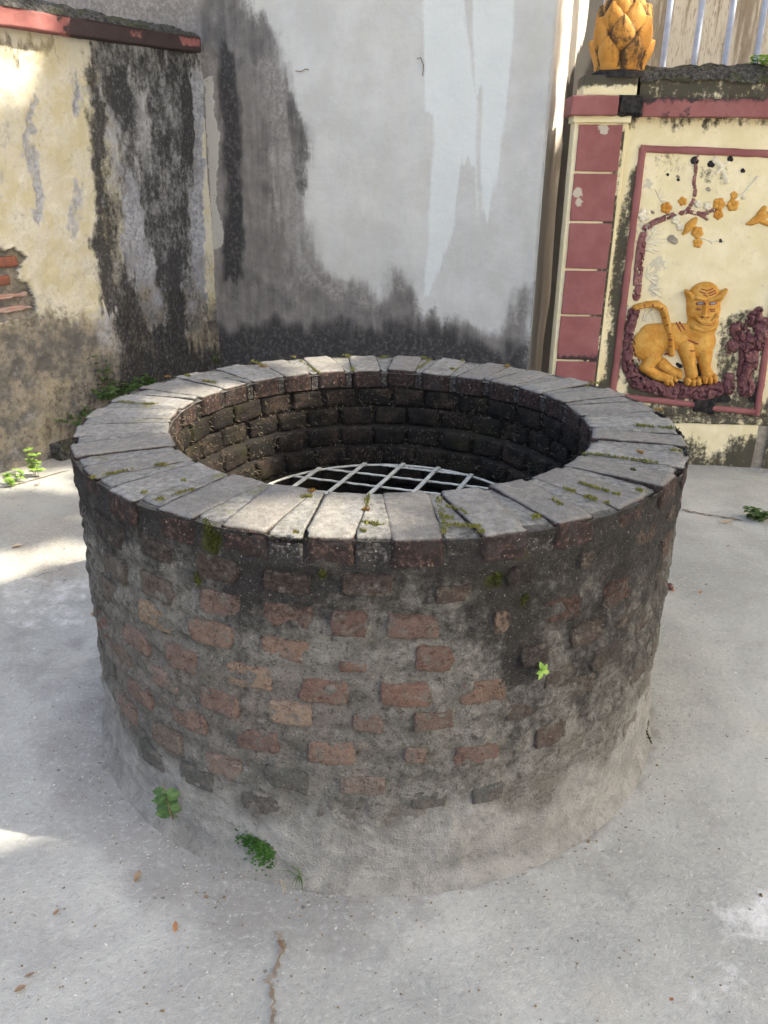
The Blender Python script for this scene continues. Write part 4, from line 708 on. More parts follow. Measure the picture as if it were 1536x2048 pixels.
# ------------------------------------------------------------------ painted wall with pilaster, panel and relief
pwall = thing('painted_wall', (*RW.W(1.0, 0)[:2], 0), 'cream painted courtyard wall with red tile pilaster and tiger relief panel', 'wall')
PW = 0.045                                                  # pilaster stands proud of the panel
def pu(x, y, w=0.0): return RW.uv(x, y, w)
def sheet(name, u0, u1, v0, v1, w, mat, masks, step=.009, rough=.006, seed=0, parent=None, extra=None):
    u = np.append(np.arange(u0, u1, step), u1); v = np.append(np.arange(v0, v1, step), v1); U, V = np.meshgrid(u, v); Wd = w+(fbm(U*12, V*12, 0, 4, seed)-.5)*rough
    if extra is not None: Wd = Wd+extra(U, V)
    return link(name, grid(name, RW.W(U, V, Wd), {'m': masks(U, V)}), M[mat], parent or pwall)
def build_right():
    P = lambda pts, w=0.0: [pu(x, y, w) for x, y in pts]
    uR = 3.2; vplt = pu(1440, 848, .06)[1]; vtop = pu(1400, 236)[1]
    pl, pr = pu(1151, 234, PW)[0], pu(1256, 240, PW)[0]; pl2, pr2 = pu(1105, 738, PW)[0], pu(1192, 740, PW)[0]; PL, PR = (pl+pl2)/2, (pr+pr2)/2
    def mk(U, V):
        wu = U+(fbm(U*9, V*5, 0, 4, 171)-.5)*.10; wv = V+(fbm(U*9, V*5, 4, 4, 172)-.5)*.12
        mo = .66*pmask(wu, wv, P([(1258, 350), (1290, 330), (1272, 430), (1255, 560), (1240, 770), (1195, 800), (1215, 600), (1242, 430)]), .05); mo = np.maximum(mo, .46*sstep(vtop-.10, vtop, V+(fbm(U*14, V*3, 0, 3, 173)-.5)*.16))
        mo = np.maximum(mo, .55*sstep(vplt+.22, vplt+.05, wv)); mo = np.maximum(mo, .35*pmask(wu, wv, P([(1300, 300), (1350, 300), (1440, 320), (1470, 350), (1440, 400), (1390, 340), (1310, 360)]), .03))
        mo = np.maximum(mo, .62*pmask(wu, wv, P([(1250, 690), (1270, 720), (1330, 770), (1420, 790), (1480, 790), (1520, 720), (1520, 830), (1240, 800)]), .04)); mo = np.maximum(mo, .5*pmask(wu, wv, P([(1430, 640), (1530, 600), (1540, 700), (1500, 820), (1430, 800)]), .04))
        ch = .28*pmask(wu, wv, P([(1290, 350), (1340, 350), (1350, 480), (1300, 640), (1280, 620)]), .05)+.36*(fbm(U*10, V*10, 9, 3, 174) > .62)
        return rgba(mo, ch, 0, 1)
    sheet('wall_face', PL+.02, uR, -.03, vtop+.05, 0, 'cream', mk, .009, .007, 170)
    link('wall_core', box_uvw(RW, PL+.02, uR, -.03, vtop+.05, -.26, -.02, 0, 0, .6), M['backing'], pwall)
    # plinth
    mkp = lambda U, V: rgba(.62*sstep(.02, .22, .30-V+(fbm(U*8, V*8, 0, 4, 181)-.5)*.25)*(1-.75*np.exp(-((U-.93)/.10)**2-((V-.17)/.09)**2)), .2+0*U, 0, 1)
    link('plinth_core', box_uvw(RW, PL-.02, uR, -.03, vplt-.002, -.05, .056, .003, 182, .04), M['backing'], pwall)
    sheet('plinth_face', PL-.02, pu(1508, 900, .06)[0], -.03, vplt, .06, 'cream', mkp, .010, .012, 180); sheet('plinth_face', pu(1530, 900, .06)[0], uR, -.03, vplt, .075, 'cream', mkp, .012, .012, 185)
    mkl = lambda U, V: rgba(.48+.15*fbm(U*9, V*9, 0, 3, 183), .2+0*U, 0, 1)
    o = box_uvw(RW, PL-.03, uR, vplt, vplt+.035, -.02, .068, .006, 184, .02, maxn=120); link('plinth_ledge', o, M['cream'], pwall)
    at = o.color_attributes.new('m', 'FLOAT_COLOR', 'POINT'); at.data.foreach_set('color', np.tile(np.array([.55, .2, 0, 1], np.float32), len(o.vertices)))
    # pilaster body and its red tile panels
    def mkb(U, V): 
        wv = V+(fbm(U*9, V*9, 4, 3, 191)-.5)*.1; return rgba(.42*sstep(.5, .9, (U-PL)/(PR-PL))+.2*(fbm(U*20, V*6, 0, 3, 192) > .5)+.25*sstep(.7, .3, wv), .3+0*U, 0, 1)
    link('pilaster_core', box_uvw(RW, PL, PR, -.03, vtop, -.10, PW-.004, .003, 193, .05), M['cream'], pwall); sheet('pilaster_face', PL, PR, -.03, vtop+.02, PW, 'cream', mkb, .010, .005, 190)
    link('pilaster_side', box_uvw(RW, PR-.006, PR+.016, -.03, vtop, -.01, PW*.75, .004, 194, .03), M['cream'], pwall)
    tv = [pu(1153, 246, PW)[1], pu(1145, 344, PW)[1], pu(1137, 443, PW)[1], pu(1129, 538, PW)[1], pu(1120, 629, PW)[1], pu(1110, 719, PW)[1]]; dv = (tv[0]-tv[-1])/5; tv += [tv[-1]-dv, tv[-1]-2*dv, max(.05, tv[-1]-3*dv)]
    tw = PR-PL
    for i in range(len(tv)-1):
        me = box_uvw(RW, PL+tw*.075, PR-tw*.055, tv[i+1]+.004, tv[i]-.007, PW-.006, PW+.011+.002*math.sin(i*3), .0035, 200+i, .010, bevel=.004)
        V = np.empty(len(me.vertices)*3, np.float32); me.vertices.foreach_get('co', V); V = V.reshape(-1, 3); uu = (V[:, 0]-RW.p[0])*RW.d[0]+(V[:, 1]-RW.p[1])*RW.d[1]; a = {0: [(.55, .87, .10), (.60, .80, .06)], 1: [(.18, .60, .10), (.22, .40, .08)]}.get(i, [])
        ch = .22+sum(.7*np.exp(-((uu-PL-tw*x)/(r*.45*tw*2))**2-((V[:, 2]-tv[i+1]-dv*y)/(r*.5*dv*2))**2) for x, y, r in a)+0*uu; mo = .1+.5*sstep(.08, .0, V[:, 2]-tv[i+1])*(i == 4)+.35*sstep(.9, 1.0, (uu-PL)/tw)*(i == 1)
        at = me.color_attributes.new('m', 'FLOAT_COLOR', 'POINT'); at.data.foreach_set('color', rgba(mo, ch, 0*ch, 0*ch+1).astype(np.float32).ravel()); link('tile_panel', me, M['red'], pwall)
    # cap courses: cream moulding, red band, upper block, mossy crown
    c0, c1 = pu(1141, 228, .10), pu(1141, 190, .10); link('cap_moulding', box_uvw(RW, PL-.012, PR+.02, c0[1]-.035, c0[1], -.12, PW+.022, .004, 210, .02), M['cream'], pwall)
    kb = box_uvw(RW, c0[0], pu(1236, 223, .10)[0], c0[1]-.004, c1[1], -.16, .10, .005, 211, .012, bevel=.006); at = kb.color_attributes.new('m', 'FLOAT_COLOR', 'POINT'); at.data.foreach_set('color', np.tile(np.array([.12, .2, 0, 1], np.float32), len(kb.vertices))); link('cap_band', kb, M['red'], pwall)
    link('broken_cap_corner', box_uvw(RW, pu(1236, 223, .09)[0]-.002, pu(1285, 230, .09)[0], c0[1]-.004, c1[1]+.004, -.16, .088, .016, 212, .010, bevel=.012), M['dark'], pwall)
    b0, b1 = pu(1400, 234, .075), pu(1400, 196, .075); kb = box_uvw(RW, pu(1283, 232, .075)[0], uR, b0[1], b1[1], -.30, .075, .006, 213, .012, maxn=170, bevel=.006)
    n_ = len(kb.vertices); V = np.empty(n_*3, np.float32); kb.vertices.foreach_get('co', V); V = V.reshape(-1, 3); mo = .22+.30*sstep(.6, 1, (V[:, 2]-b0[1])/(b1[1]-b0[1]))+.25*(fbm(V[:, 0]*5, V[:, 2]*5, 0, 3, 214) > .55); at = kb.color_attributes.new('m', 'FLOAT_COLOR', 'POINT'); at.data.foreach_set('color', rgba(mo, .2+0*mo, 0*mo, 0*mo+1).astype(np.float32).ravel()); link('coping_band', kb, M['red'], pwall)
    d1 = pu(1400, 158, .03)[1]; mu = lambda U, V: rgba(.52+.25*(fbm(U*6, V*14, 0, 3, 221)-.5)*2, .3+0*U, 0, 1)
    sheet('coping_upper_face', pu(1283, 190, .03)[0]-.01, uR, b1[1]-.01, d1+.01, .03, 'cream', mu, .010, .012, 220)
    link('coping_upper', box_uvw(RW, pu(1283, 190, .03)[0]-.008, uR, b1[1]-.01, d1, -.26, .024, .006, 222, .05), M['dark'], pwall)
    uu = np.arange(pu(1280, 150, .04)[0], uR, .012); tt = np.linspace(0, 1, 24); U3, T3 = np.meshgrid(uu, tt); W3 = .05-T3*.33; V3 = d1-.01+np.sin(T3*math.pi)**.5*(.055+.05*fbm(U3*7, T3*3, 0, 4, 223))+(fbm(U3*18, T3*10, 0, 4, 224)-.5)*.035
    W3 = W3+(fbm(U3*12, T3*6, 3, 3, 225)-.4)*.04*(1-T3); link('mossy_crown', grid('mossy_crown', RW.W(U3, V3, W3)), M['rough'], pwall)
    e0, e1 = pu(1165, 186, .07), pu(1278, 150, .07); kb = box_uvw(RW, e0[0], e1[0], c1[1]-.002, e1[1], -.14, .07, .006, 230, .012, bevel=.008)
    n_ = len(kb.vertices); V = np.empty(n_*3, np.float32); kb.vertices.foreach_get('co', V); V = V.reshape(-1, 3); h = (V[:, 2]-c1[1])/(e1[1]-c1[1]); mo = .62*sstep(.2, .8, h)+.2+.3*(fbm(V[:, 0]*9, V[:, 2]*9, 0, 3, 231)-.4); at = kb.color_attributes.new('m', 'FLOAT_COLOR', 'POINT'); at.data.foreach_set('color', rgba(mo, .2+0*mo, 0*mo, 0*mo+1).astype(np.float32).ravel()); link('finial_block', kb, M['cream'], pwall)
    # lotus bud finial
    fc = RW.W((pu(1238, 140, -.035)[0]), 0, -.035); fx, fy = fc[0], fc[1]; z0 = e1[1]-.004; H = .45
    prof = [(.118, 0), (.122, .02), (.118, .04), (.112, .05), (.122, .10), (.127, .15), (.124, .20), (.114, .255), (.094, .31), (.062, .355), (.02, .385), (0, .39)]
    pr_ = np.array(prof); th = np.linspace(0, 2*math.pi, 48, endpoint=False); zz = np.linspace(0, .389, 40); rr = np.interp(zz, pr_[:, 1], pr_[:, 0]); T, Z = np.meshgrid(th, zz); R = np.tile(rr[:, None], (1, 48))-.008
    fin = link('lotus_bud_finial', grid('lotus_bud_finial', np.stack([fx+R*np.cos(T), fy+R*np.sin(T), z0+Z], -1), {'m': rgba(.42+0*R, 0, 0, 1)}, wrap=True), M['finial'], pwall)
    def petal(t0, zb, hh, wid, out, seed):
        a = np.linspace(-1, 1, 11); b = np.linspace(0, 1, 12); A, B = np.meshgrid(a, b); shape = np.where(B < .45, .80+.20*np.sin(B/.45*math.pi/2), np.cos(np.clip((B-.45)/.55, 0, 1)*math.pi/2)**1.25)
        ang = t0+A*wid*shape; zq = zb+B*hh+.02*(1-B)*0; rb = np.interp(zq, pr_[:, 1], pr_[:, 0]); r = rb-.012+out*(1-A**4)*(.35+.65*np.sin(np.clip(B*1.02, 0, 1)*math.pi*.85))+.010*np.exp(-(A/.10)**2)*B+.016*B**3*(1-A**2)+(fbm(A*2+seed, B*2, seed, 3, 241)-.5)*.010
        r = np.where((np.abs(A) > .99) | (B < .01) | (B > .995), rb-.018, r); mo = .20+.40*sstep(.62, .95, np.abs(A))+.5*(fbm(A*1.5+seed*2, B*1.5, seed, 3, 242)-.42)+.22*(seed % 3 == 0)
        link('petal', grid('petal', np.stack([fx+r*np.cos(ang), fy+r*np.sin(ang), z0+zq], -1), {'m': rgba(np.clip(mo, 0, .95), 0, 0, 1)}), M['finial'], fin)
    for row, (zb, hh, n, wid, off, out) in enumerate([(.02, .155, 6, .60, .28, .030), (.10, .165, 6, .60, .80, .030), (.175, .15, 6, .58, .28, .026), (.25, .13, 5, .64, .70, .020)]):
        for k in range(n): petal(-math.pi/2+off+k*2*math.pi/n, zb, hh, wid, out, row*7+k)
    me = raw_mesh('finial_base', *tube([(fx, fy, z0-.006), (fx, fy, z0+.016), (fx, fy, z0+.03)], [.132, .132, .11], 24)); link('finial_base', me, M['dark'], fin)
    # red frame strips round the panel
    fw = .020
    def strip(pts, wid, seed):
        q = [pu(x, y) for x, y in pts]
        (ua, va), (ub, vb) = q; L = math.hypot(ub-ua, vb-va); n = max(4, int(L/.02)); V = []; Fc = []; du, dvv = (ub-ua)/L, (vb-va)/L; nu_, nv_ = -dvv, du
        prof = [(-.5, -.004), (-.48, .010), (-.38, .015), (0, .017), (.38, .015), (.48, .010), (.5, -.004)]
        for i in range(n+1):
            for s, h in prof:
                j = (vnoise(i*.35, s*2, seed)-.5)*.004; V.append(RW.W(ua+du*L*i/n+nu_*(s*wid+j), va+dvv*L*i/n+nv_*(s*wid+j), h+j*.6))
        k = len(prof)
        for i in range(n):
            for s in range(k-1): Fc.append((i*k+s, i*k+s+1, (i+1)*k+s+1, (i+1)*k+s))
        Fc += [tuple(range(k)), tuple(n*k+s for s in range(k))[::-1]]; me = raw_mesh('frame_strip', V, Fc, True); at = me.color_attributes.new('m', 'FLOAT_COLOR', 'POINT'); at.data.foreach_set('color', np.tile(np.array([.08, .12, 0, 1], np.float32), len(V))); link('frame_strip', me, M['red'], pwall)
    strip([(1281, 297), (1592, 310)], .036, 1); strip([(1285, 296), (1226, 780)], .036, 2); strip([(1222, 776), (1240, 800)], .036, 6); strip([(1236, 792), (1388, 809)], .034, 3); strip([(1424, 816), (1512, 824)], .034, 4); strip([(1512, 830), (1590, 306)], .036, 5)
    link('broken_frame_patch', box_uvw(RW, pu(1386, 815)[0], pu(1428, 815)[0], pu(1400, 825)[1], pu(1400, 800)[1], -.02, .012, .014, 260, .010, bevel=.008), M['dark'], pwall)
build_right()

# ------------------------------------------------------------------ moulded relief on the panel
A3 = lambda pts: [(1080+x/3.368, y/3.368, r/3.368) for x, y, r in pts]
A4 = lambda pts: [(1080+x/3.368, 480+y/3.368, r/3.368) for x, y, r in pts]
PXM = abs(pu(1400, 600)[0]-pu(1300, 600)[0])/100
def chain_h(U, V, chain, h, flat=.5):
    Q = [(*pu(x, y), r*PXM) for x, y, r in chain]; out = np.full(U.shape, -1.0)
    if len(Q) == 1: Q = Q*2
    for (ua, va, ra), (ub, vb, rb) in zip(Q[:-1], Q[1:]):
        e2 = (ub-ua)**2+(vb-va)**2; t = np.clip(((U-ua)*(ub-ua)+(V-va)*(vb-va))/(e2+1e-12), 0, 1); d = np.hypot(U-ua-t*(ub-ua), V-va-t*(vb-va)); r = ra+(rb-ra)*t
        q = 1-(d/r)**2; out = np.maximum(out, np.where(q > 0, h*(np.clip(q, 0, 1)**flat)*np.minimum(1, r/.02+.35), -1))
    return out
def relief(name, chains, mat, parent, cell=.0032, rough=.003, nsc=60, seed=0, base=None, lift=0.0, label=None, w0=0.002):
    pts = [pu(x, y) for ch, *_ in chains for x, y, r in ch]; rm = max(r for ch, *_ in chains for x, y, r in ch)*PXM+.01
    u = np.arange(min(p[0] for p in pts)-rm, max(p[0] for p in pts)+rm, cell); v = np.arange(min(p[1] for p in pts)-rm, max(p[1] for p in pts)+rm, cell); U, V = np.meshgrid(u, v); H = np.full(U.shape, -1.0)
    for ch, h, *rest in chains: H = np.maximum(H, chain_h(U, V, ch, h, rest[0] if rest else .5))
    keep = H > 0
    if base is not None: Hh = base(U, V)+lift*np.clip(H/.004, 0, 1)
    else: Hh = np.where(keep, H+(fbm(U*nsc, V*nsc, 0, 4, seed+300)-.5)*rough*2-(np.abs(fbm(U*nsc*.6, V*nsc*.45, 4, 3, seed+310)-.5) < .035)*rough*1.2*(rough > .004), 0)
    Hh = np.where(keep, Hh, (base(U, V)-.002) if base is not None else -.008)+w0
    o = link(name, grid(name, RW.W(U, V, Hh), keep=keep), M[mat], parent)
    if label: o['label'] = label
    return o
TIG = [(A4([(740, 700, 122)]), .036, .5), (A4([(740, 640, 80), (850, 650, 95), (960, 650, 90), (1040, 660, 100)]), .030, .5), (A4([(1075, 690, 108)]), .040, .5), (A4([(1085, 600, 100), (1095, 560, 108)]), .040, .5),
       (A4([(1100, 395, 112), (1100, 470, 112)]), .050, .45), (A4([(1098, 520, 92), (1098, 545, 80)]), .056, .45), (A4([(1018, 385, 34), (982, 345, 12)]), .046, .5), (A4([(1195, 385, 36), (1250, 335, 10)]), .046, .5),
       (A4([(1042, 382, 20), (1095, 392, 16)]), .060, .5), (A4([(1120, 395, 16), (1212, 372, 20)]), .060, .5), (A4([(1095, 420, 16), (1090, 490, 27)]), .068, .5), (A4([(1072, 503, 16), (1112, 503, 16)]), .071, .5), (A4([(1030, 500, 22), (1060, 535, 22), (1130, 545, 20), (1175, 505, 22)]), .062, .5), (A4([(1030, 580, 26), (1100, 605, 28), (1165, 575, 26)]), .048, .5),
       (A4([(880, 760, 24), (872, 650, 24), (848, 545, 24), (828, 465, 25), (785, 432, 25), (720, 432, 20), (638, 452, 18)]), .050, .5),
       (A4([(760, 790, 62), (705, 855, 38), (780, 905, 38), (850, 925, 36)]), .040, .5), (A4([(820, 830, 40), (880, 880, 34), (915, 900, 42)]), .032, .5), (A4([(865, 935, 42)]), .044, .5), (A4([(925, 900, 36)]), .038, .5),
       (A4([(985, 720, 66), (1005, 830, 44), (1020, 900, 42)]), .046, .5), (A4([(1105, 760, 58), (1108, 850, 38), (1125, 900, 40)]), .044, .5),
       (A4([(990, 940, 26), (985, 958, 20)]), .050, .5), (A4([(1022, 945, 27), (1022, 965, 20)]), .052, .5), (A4([(1056, 938, 26), (1062, 958, 20)]), .050, .5), (A4([(1105, 925, 24), (1105, 948, 19)]), .048, .5), (A4([(1135, 928, 25), (1138, 950, 19)]), .050, .5), (A4([(1165, 920, 24), (1170, 942, 19)]), .048, .5),
       (A4([(845, 940, 22), (850, 962, 17)]), .048, .5), (A4([(872, 945, 22), (880, 964, 17)]), .050, .5), (A4([(898, 925, 20), (908, 940, 16)]), .048, .5), (A4([(925, 905, 20), (940, 920, 15)]), .044, .5)]
def tiger_h(U, V):
    H = np.zeros(np.shape(U))
    for ch, h, fl in TIG: H = np.maximum(H, chain_h(U, V, ch, h, fl))
    return H
for q_ in ([(640, 880, 22), (720, 940, 26), (830, 975, 22), (920, 960, 20), (1010, 985, 16), (1130, 985, 18)], [(945, 850, 16), (925, 835, 12)], [(1060, 850, 22), (1070, 900, 22)], [(1120, 1050, 40), (1180, 1060, 40), (1260, 1070, 26)], [(1440, 1060, 40), (1490, 980, 26)]): relief('mould_spot', [(A4(q_), .004, .2)], 'dark', pwall, .003, .003, 70, 77, w0=.0015)
tiger = relief('tiger_relief', TIG, 'orange', pwall, .003, .0016, 55, 1, label='orange moulded tiger sitting with head turned to the viewer')
for c in [[(1062, 340, 5), (1095, 352, 5)], [(1075, 325, 5), (1110, 332, 4), (1150, 322, 5)], [(1085, 362, 5), (1108, 370, 5)], [(1120, 350, 5), (1165, 335, 5)], [(1125, 366, 5), (1170, 350, 5)], [(1035, 462, 5), (1065, 460, 5)], [(1125, 460, 5), (1160, 458, 5)], [(1130, 472, 5), (1160, 470, 5)], [(1040, 450, 4), (1060, 449, 4)],
          [(918, 560, 6), (940, 610, 5)], [(940, 555, 6), (965, 600, 5)], [(990, 668, 6), (1048, 690, 7)], [(1000, 735, 6), (1030, 738, 5)], [(745, 428, 7), (752, 440, 5)], [(690, 432, 6), (692, 445, 5)], [(812, 448, 6), (800, 460, 5)], [(822, 520, 5), (832, 512, 5)], [(838, 566, 5), (850, 560, 5)], [(856, 622, 5), (868, 622, 5)], [(858, 662, 7), (872, 660, 6)], [(860, 706, 5), (870, 706, 5)], [(842, 770, 6), (856, 764, 6)],
          [(632, 680, 6), (634, 700, 5)], [(628, 725, 6), (632, 742, 5)], [(632, 770, 6), (642, 786, 5)], [(660, 805, 6), (672, 815, 5)], [(1000, 962, 3), (1000, 980, 3)], [(1040, 962, 3), (1042, 980, 3)], [(1120, 948, 3), (1122, 962, 3)], [(1152, 945, 3), (1155, 960, 3)], [(860, 950, 3), (866, 968, 3)], [(885, 940, 3), (893, 956, 3)], [(1068, 505, 6), (1076, 507, 6)], [(1106, 507, 6), (1114, 505, 6)], [(1035, 532, 3.5), (1065, 556, 3.5), (1130, 566, 3.5), (1172, 540, 3.5)]]:
    relief('stripe', [(A4(c), .004)], 'stripe', tiger, .0014, base=tiger_h, lift=.0022)
for x in (1063, 1148):
    relief('eye_rim', [(A4([(x-20, 420, 11), (x+20, 416, 12)]), .004)], 'stripe', tiger, .0014, base=tiger_h, lift=.002); relief('eye', [(A4([(x-12, 419, 8), (x+12, 417, 8)]), .004)], 'eyew', tiger, .0014, base=tiger_h, lift=.004)
# rock, trunk, branches
relief('branch_relief', [(A4([(688, -10, 28), (668, 150, 32), (650, 380, 30)]), .010)], 'branch', pwall, .0032, .010, 44, 5)
relief('rock_relief', [(A4([(630, 490, 42), (600, 620, 34), (590, 720, 36), (590, 850, 45), (650, 950, 58), (800, 1000, 48), (920, 1015, 62), (1010, 1020, 52), (1100, 1025, 60), (1200, 1000, 55)]), .022)], 'maroon', pwall, .0032, .014, 44, 4)
relief('rock_relief', [(A4([(1290, 720, 52)]), .028), (A4([(1330, 600, 55), (1360, 640, 60), (1400, 700, 60)]), .03), (A4([(1440, 530, 60), (1470, 480, 32)]), .032), (A4([(1500, 560, 45), (1480, 640, 55), (1450, 720, 50)]), .03), (A4([(1370, 650, 34), (1390, 800, 52), (1370, 900, 48), (1390, 1000, 62)]), .034), (A4([(1440, 700, 35), (1430, 860, 35)]), .024), (A4([(1270, 930, 40), (1275, 1000, 45)]), .022)], 'maroon', pwall, .0032, .018, 40, 6)
relief('branch_relief', [(A3([(680, 1700, 28), (688, 1600, 26), (712, 1535, 24), (780, 1492, 21), (900, 1447, 18), (1000, 1425, 14), (1100, 1445, 15), (1180, 1410, 13), (1210, 1395, 10)]), .010), (A3([(985, 1425, 16), (1030, 1360, 12), (1045, 1290, 13), (1035, 1230, 11), (1050, 1150, 12), (1050, 1090, 11), (1065, 1050, 9)]), .010), (A3([(1090, 1450, 12), (1130, 1480, 8)]), .008)], 'branch', pwall, .0030, .010, 60, 8)
for q_ in [[(A3([(1205, 1390, 9), (1320, 1345, 9), (1385, 1290, 8), (1430, 1240, 8), (1462, 1195, 11)]), .008)], [(A3([(1320, 1410, 4), (1355, 1410, 4)]), .005)], [(A3([(1080, 1600, 5), (1150, 1625, 6), (1235, 1620, 6)]), .006), (A3([(1130, 1615, 4), (1160, 1640, 5)]), .005)]]: relief('twig_relief', q_, 'creamr', pwall, .0024, .003, 60, 9)
def blossom(cx, cy, r, mat, rot=0.0):
    ch = [(A3([(cx+r*.58*math.cos(rot+k*1.2566), cy+r*.58*math.sin(rot+k*1.2566), r*.50)]), .011) for k in range(5)]+[(A3([(cx, cy, r*.24)]), .020)]
    relief('blossom_relief', ch, mat, pwall, .0022, .0012, 90, int(cx))
for i, (x, y, r) in enumerate([(850, 1400, 36), (960, 1356, 29), (1205, 1375, 40), (1297, 1380, 40), (1200, 1445, 32), (1306, 1315, 24), (1060, 1565, 38), (1062, 1636, 32)]): blossom(x, y, r, 'orange', i*.7)
for i, (x, y, r) in enumerate([(915, 1482, 30), (945, 1528, 26), (1066, 1375, 26), (1130, 1388, 28), (1370, 1325, 18), (700, 1450, 42)]): blossom(x, y, r, 'creamr', i*.9)
relief('bird_relief', [(A3([(1045, 1478, 14), (1030, 1495, 24), (1005, 1525, 30), (978, 1560, 14), (964, 1576, 7)]), .020), (A3([(1045, 1470, 6), (1050, 1462, 3)]), .014)], 'orange', pwall, .0024, .001, 80, 21, label='small orange moulded bird perched below the branch')
relief('bird_relief', [(A3([(1392, 1508, 8), (1430, 1495, 22), (1475, 1470, 30), (1500, 1440, 22)]), .018), (A3([(1475, 1440, 16), (1510, 1405, 18)]), .014), (A3([(1480, 1480, 20), (1535, 1510, 14)]), .015), (A3([(1500, 1460, 22), (1545, 1440, 16)]), .02)], 'orange', pwall, .0024, .001, 80, 22, label='orange moulded bird with spread wings at the frame edge')
relief('butterfly_relief', [(A3([(1190, 1165, 12), (1225, 1130, 14), (1262, 1100, 8)]), .012), (A3([(1222, 1120, 16), (1180, 1080, 22)]), .010), (A3([(1235, 1150, 16), (1258, 1220, 20)]), .010), (A3([(1245, 1110, 10), (1272, 1095, 12)]), .008)], 'creamr', pwall, .0026, .003, 60, 23)
rs = random.Random(8)
def fan(cx, cy, n, L, a0, a1, conv, name='leaf_relief'):
    ch = []
    for k in range(n):
        a = math.radians(a0+(a1-a0)*k/max(1, n-1)+rs.uniform(-6, 6)); l = L*rs.uniform(.7, 1.1); mx, my = cx+math.cos(a)*l*.5, cy+math.sin(a)*l*.5+rs.uniform(-6, 6)
        ch.append((conv([(cx, cy, 2.5), (mx, my, 5.5), (cx+math.cos(a)*l, cy+math.sin(a)*l, 2)]), .0055))
    relief(name, ch, 'creamr', pwall, .0022, .001, 60, int(cx))
fan(720, 1640, 6, 150, -55, 15, A3); fan(740, 1560, 5, 95, -60, 10, A3); fan(710, 250, 7, 130, -75, 30, A4); fan(700, 60, 4, 130, -20, 25, A4); fan(690, 540, 6, 90, -70, 20, A4); fan(800, 1330, 6, 70, -110, 60, A3); fan(740, 330, 4, 90, -20, 40, A4)
for x, y, r in [(895, 1615, 36), (1135, 1275, 16), (760, 1430, 13), (930, 1190, 13), (565, 1400, 16)]:   # paint flaked down to grey plaster
    relief('bare_plaster_scar', [(A3([(x-r*.3, y-r*.2, r*.7), (x+r*.4, y+r*.3, r*.55)]), .003, .15)], 'backing', pwall, .0026, .001, 60, int(x), w0=.0035)
for x, y, r in [(1150, 1105, 22), (1365, 1150, 14), (1040, 1080, 24), (1280, 1070, 18), (1215, 1622, 12), (930, 1210, 10), (860, 1175, 9)]:
    relief('mould_spot', [(A3([(x, y, r), (x+r*.5, y+r*.3, r*.7)]), .003, .2)], 'dark', pwall, .0026, .002, 90, int(x)+1, w0=.0035)

# ------------------------------------------------------------------ behind the painted wall: barred fence and sunlit house
far = thing('neighbour_house', (*BW.W(1.5, 0)[:2], 0), 'sunlit streaked house wall behind the barred fence', 'house')
U, V = np.meshgrid(np.arange(-.6, 6, .08), np.arange(-.03, 5.5, .08)); link('house_wall', grid('house_wall', BW.W(U, V, (fbm(U*2, V*2, 0, 3, 400)-.5)*.02)), M['far'], far)
fence = thing('bar_fence', (*RW.W(.8, 0, -.42)[:2], 0), 'row of blue grey metal bars rising behind the painted wall', 'fence')
for x in (1208, 1272, 1334, 1397, 1459, 1522, 1585, 1648):
    u, v = RW.uv(x, 60, -.42); a = RW.W(u, 0, -.42); V_, F_ = tube([(a[0], a[1], 0), (a[0], a[1], 3.6)], .0165, 8); link('bar', MB().add(V_, F_).mesh('bar'), M['bar'], fence)
for z in (.5, 1.7): link('rail', box_uvw(RW, RW.uv(1205, 60, -.42)[0]-.05, 3.2, z, z+.03, -.435, -.405, 0, 0, .5), M['bar'], fence)

# ------------------------------------------------------------------ weeds and litter
rs = random.Random(23)
def weed(name, base, label, cat, n, spread, height, L, wd, mat, seed, group=None, lean=(0, 0, 1), whorl=False, twigs=True):
    """several stems with paired leaves"""
    r = random.Random(seed); base = np.asarray(base, float); root = thing(name, base, label, cat, group); st = MB(); lf = MB(); lean = np.asarray(lean, float)
    for i in range(n):
        a = r.uniform(0, 2*math.pi); off = np.array([math.cos(a), math.sin(a), 0])*spread*r.random()**.5; h = height*r.uniform(.5, 1.1); top = base+off*1.3+lean*h; b0 = base+off*.5
        pts = [b0, (b0+top)/2+off*.15, top]
        if twigs: st.add(*tube(pts, [.0016, .0012, .0008], 4, False))
        m = r.randint(3, 5)
        for k in range(m):
            t = .35+.65*k/(m-1); p = pts[0]*(1-t)**2+2*pts[1]*t*(1-t)+pts[2]*t*t; b = r.uniform(0, 6.28)
            for s in (0, math.pi):
                d = np.array([math.cos(b+s), math.sin(b+s), r.uniform(.0, .5)]); lf.leaf(p, d, (0, 0, 1), L*r.uniform(.7, 1.15)*(1.1-.3*t), wd*r.uniform(.8, 1.15), .3, r.uniform(.1, .4))
    if twigs: link('stem', st.mesh('stem'), M['stem'], root)
    link('leaves', lf.mesh('leaves'), M[mat], root); return root
LG = 'weeds along the foot of the boundary wall'
def lwp(x, y, w=.03): return LW.W(*LW.uv(x, y, w), w)
def gnd(x, y): return on_z(x, y)
weed('creeping_weed', lwp(165, 842, .12), 'low creeping weed spilling over the mossy footing left of the rim', 'weed', 13, .13, .045, .036, .026, 'leaf', 1, LG)
weed('creeping_weed', lwp(225, 800, .10), 'dense green weed clump directly behind the rim, largest of the wall weeds', 'weed', 16, .11, .10, .042, .032, 'leaf', 2, LG)
weed('creeping_weed', lwp(262, 790, .08), 'bushy weed clump at the right end of the wall weeds', 'weed', 12, .10, .085, .038, .028, 'leaf', 3, LG)
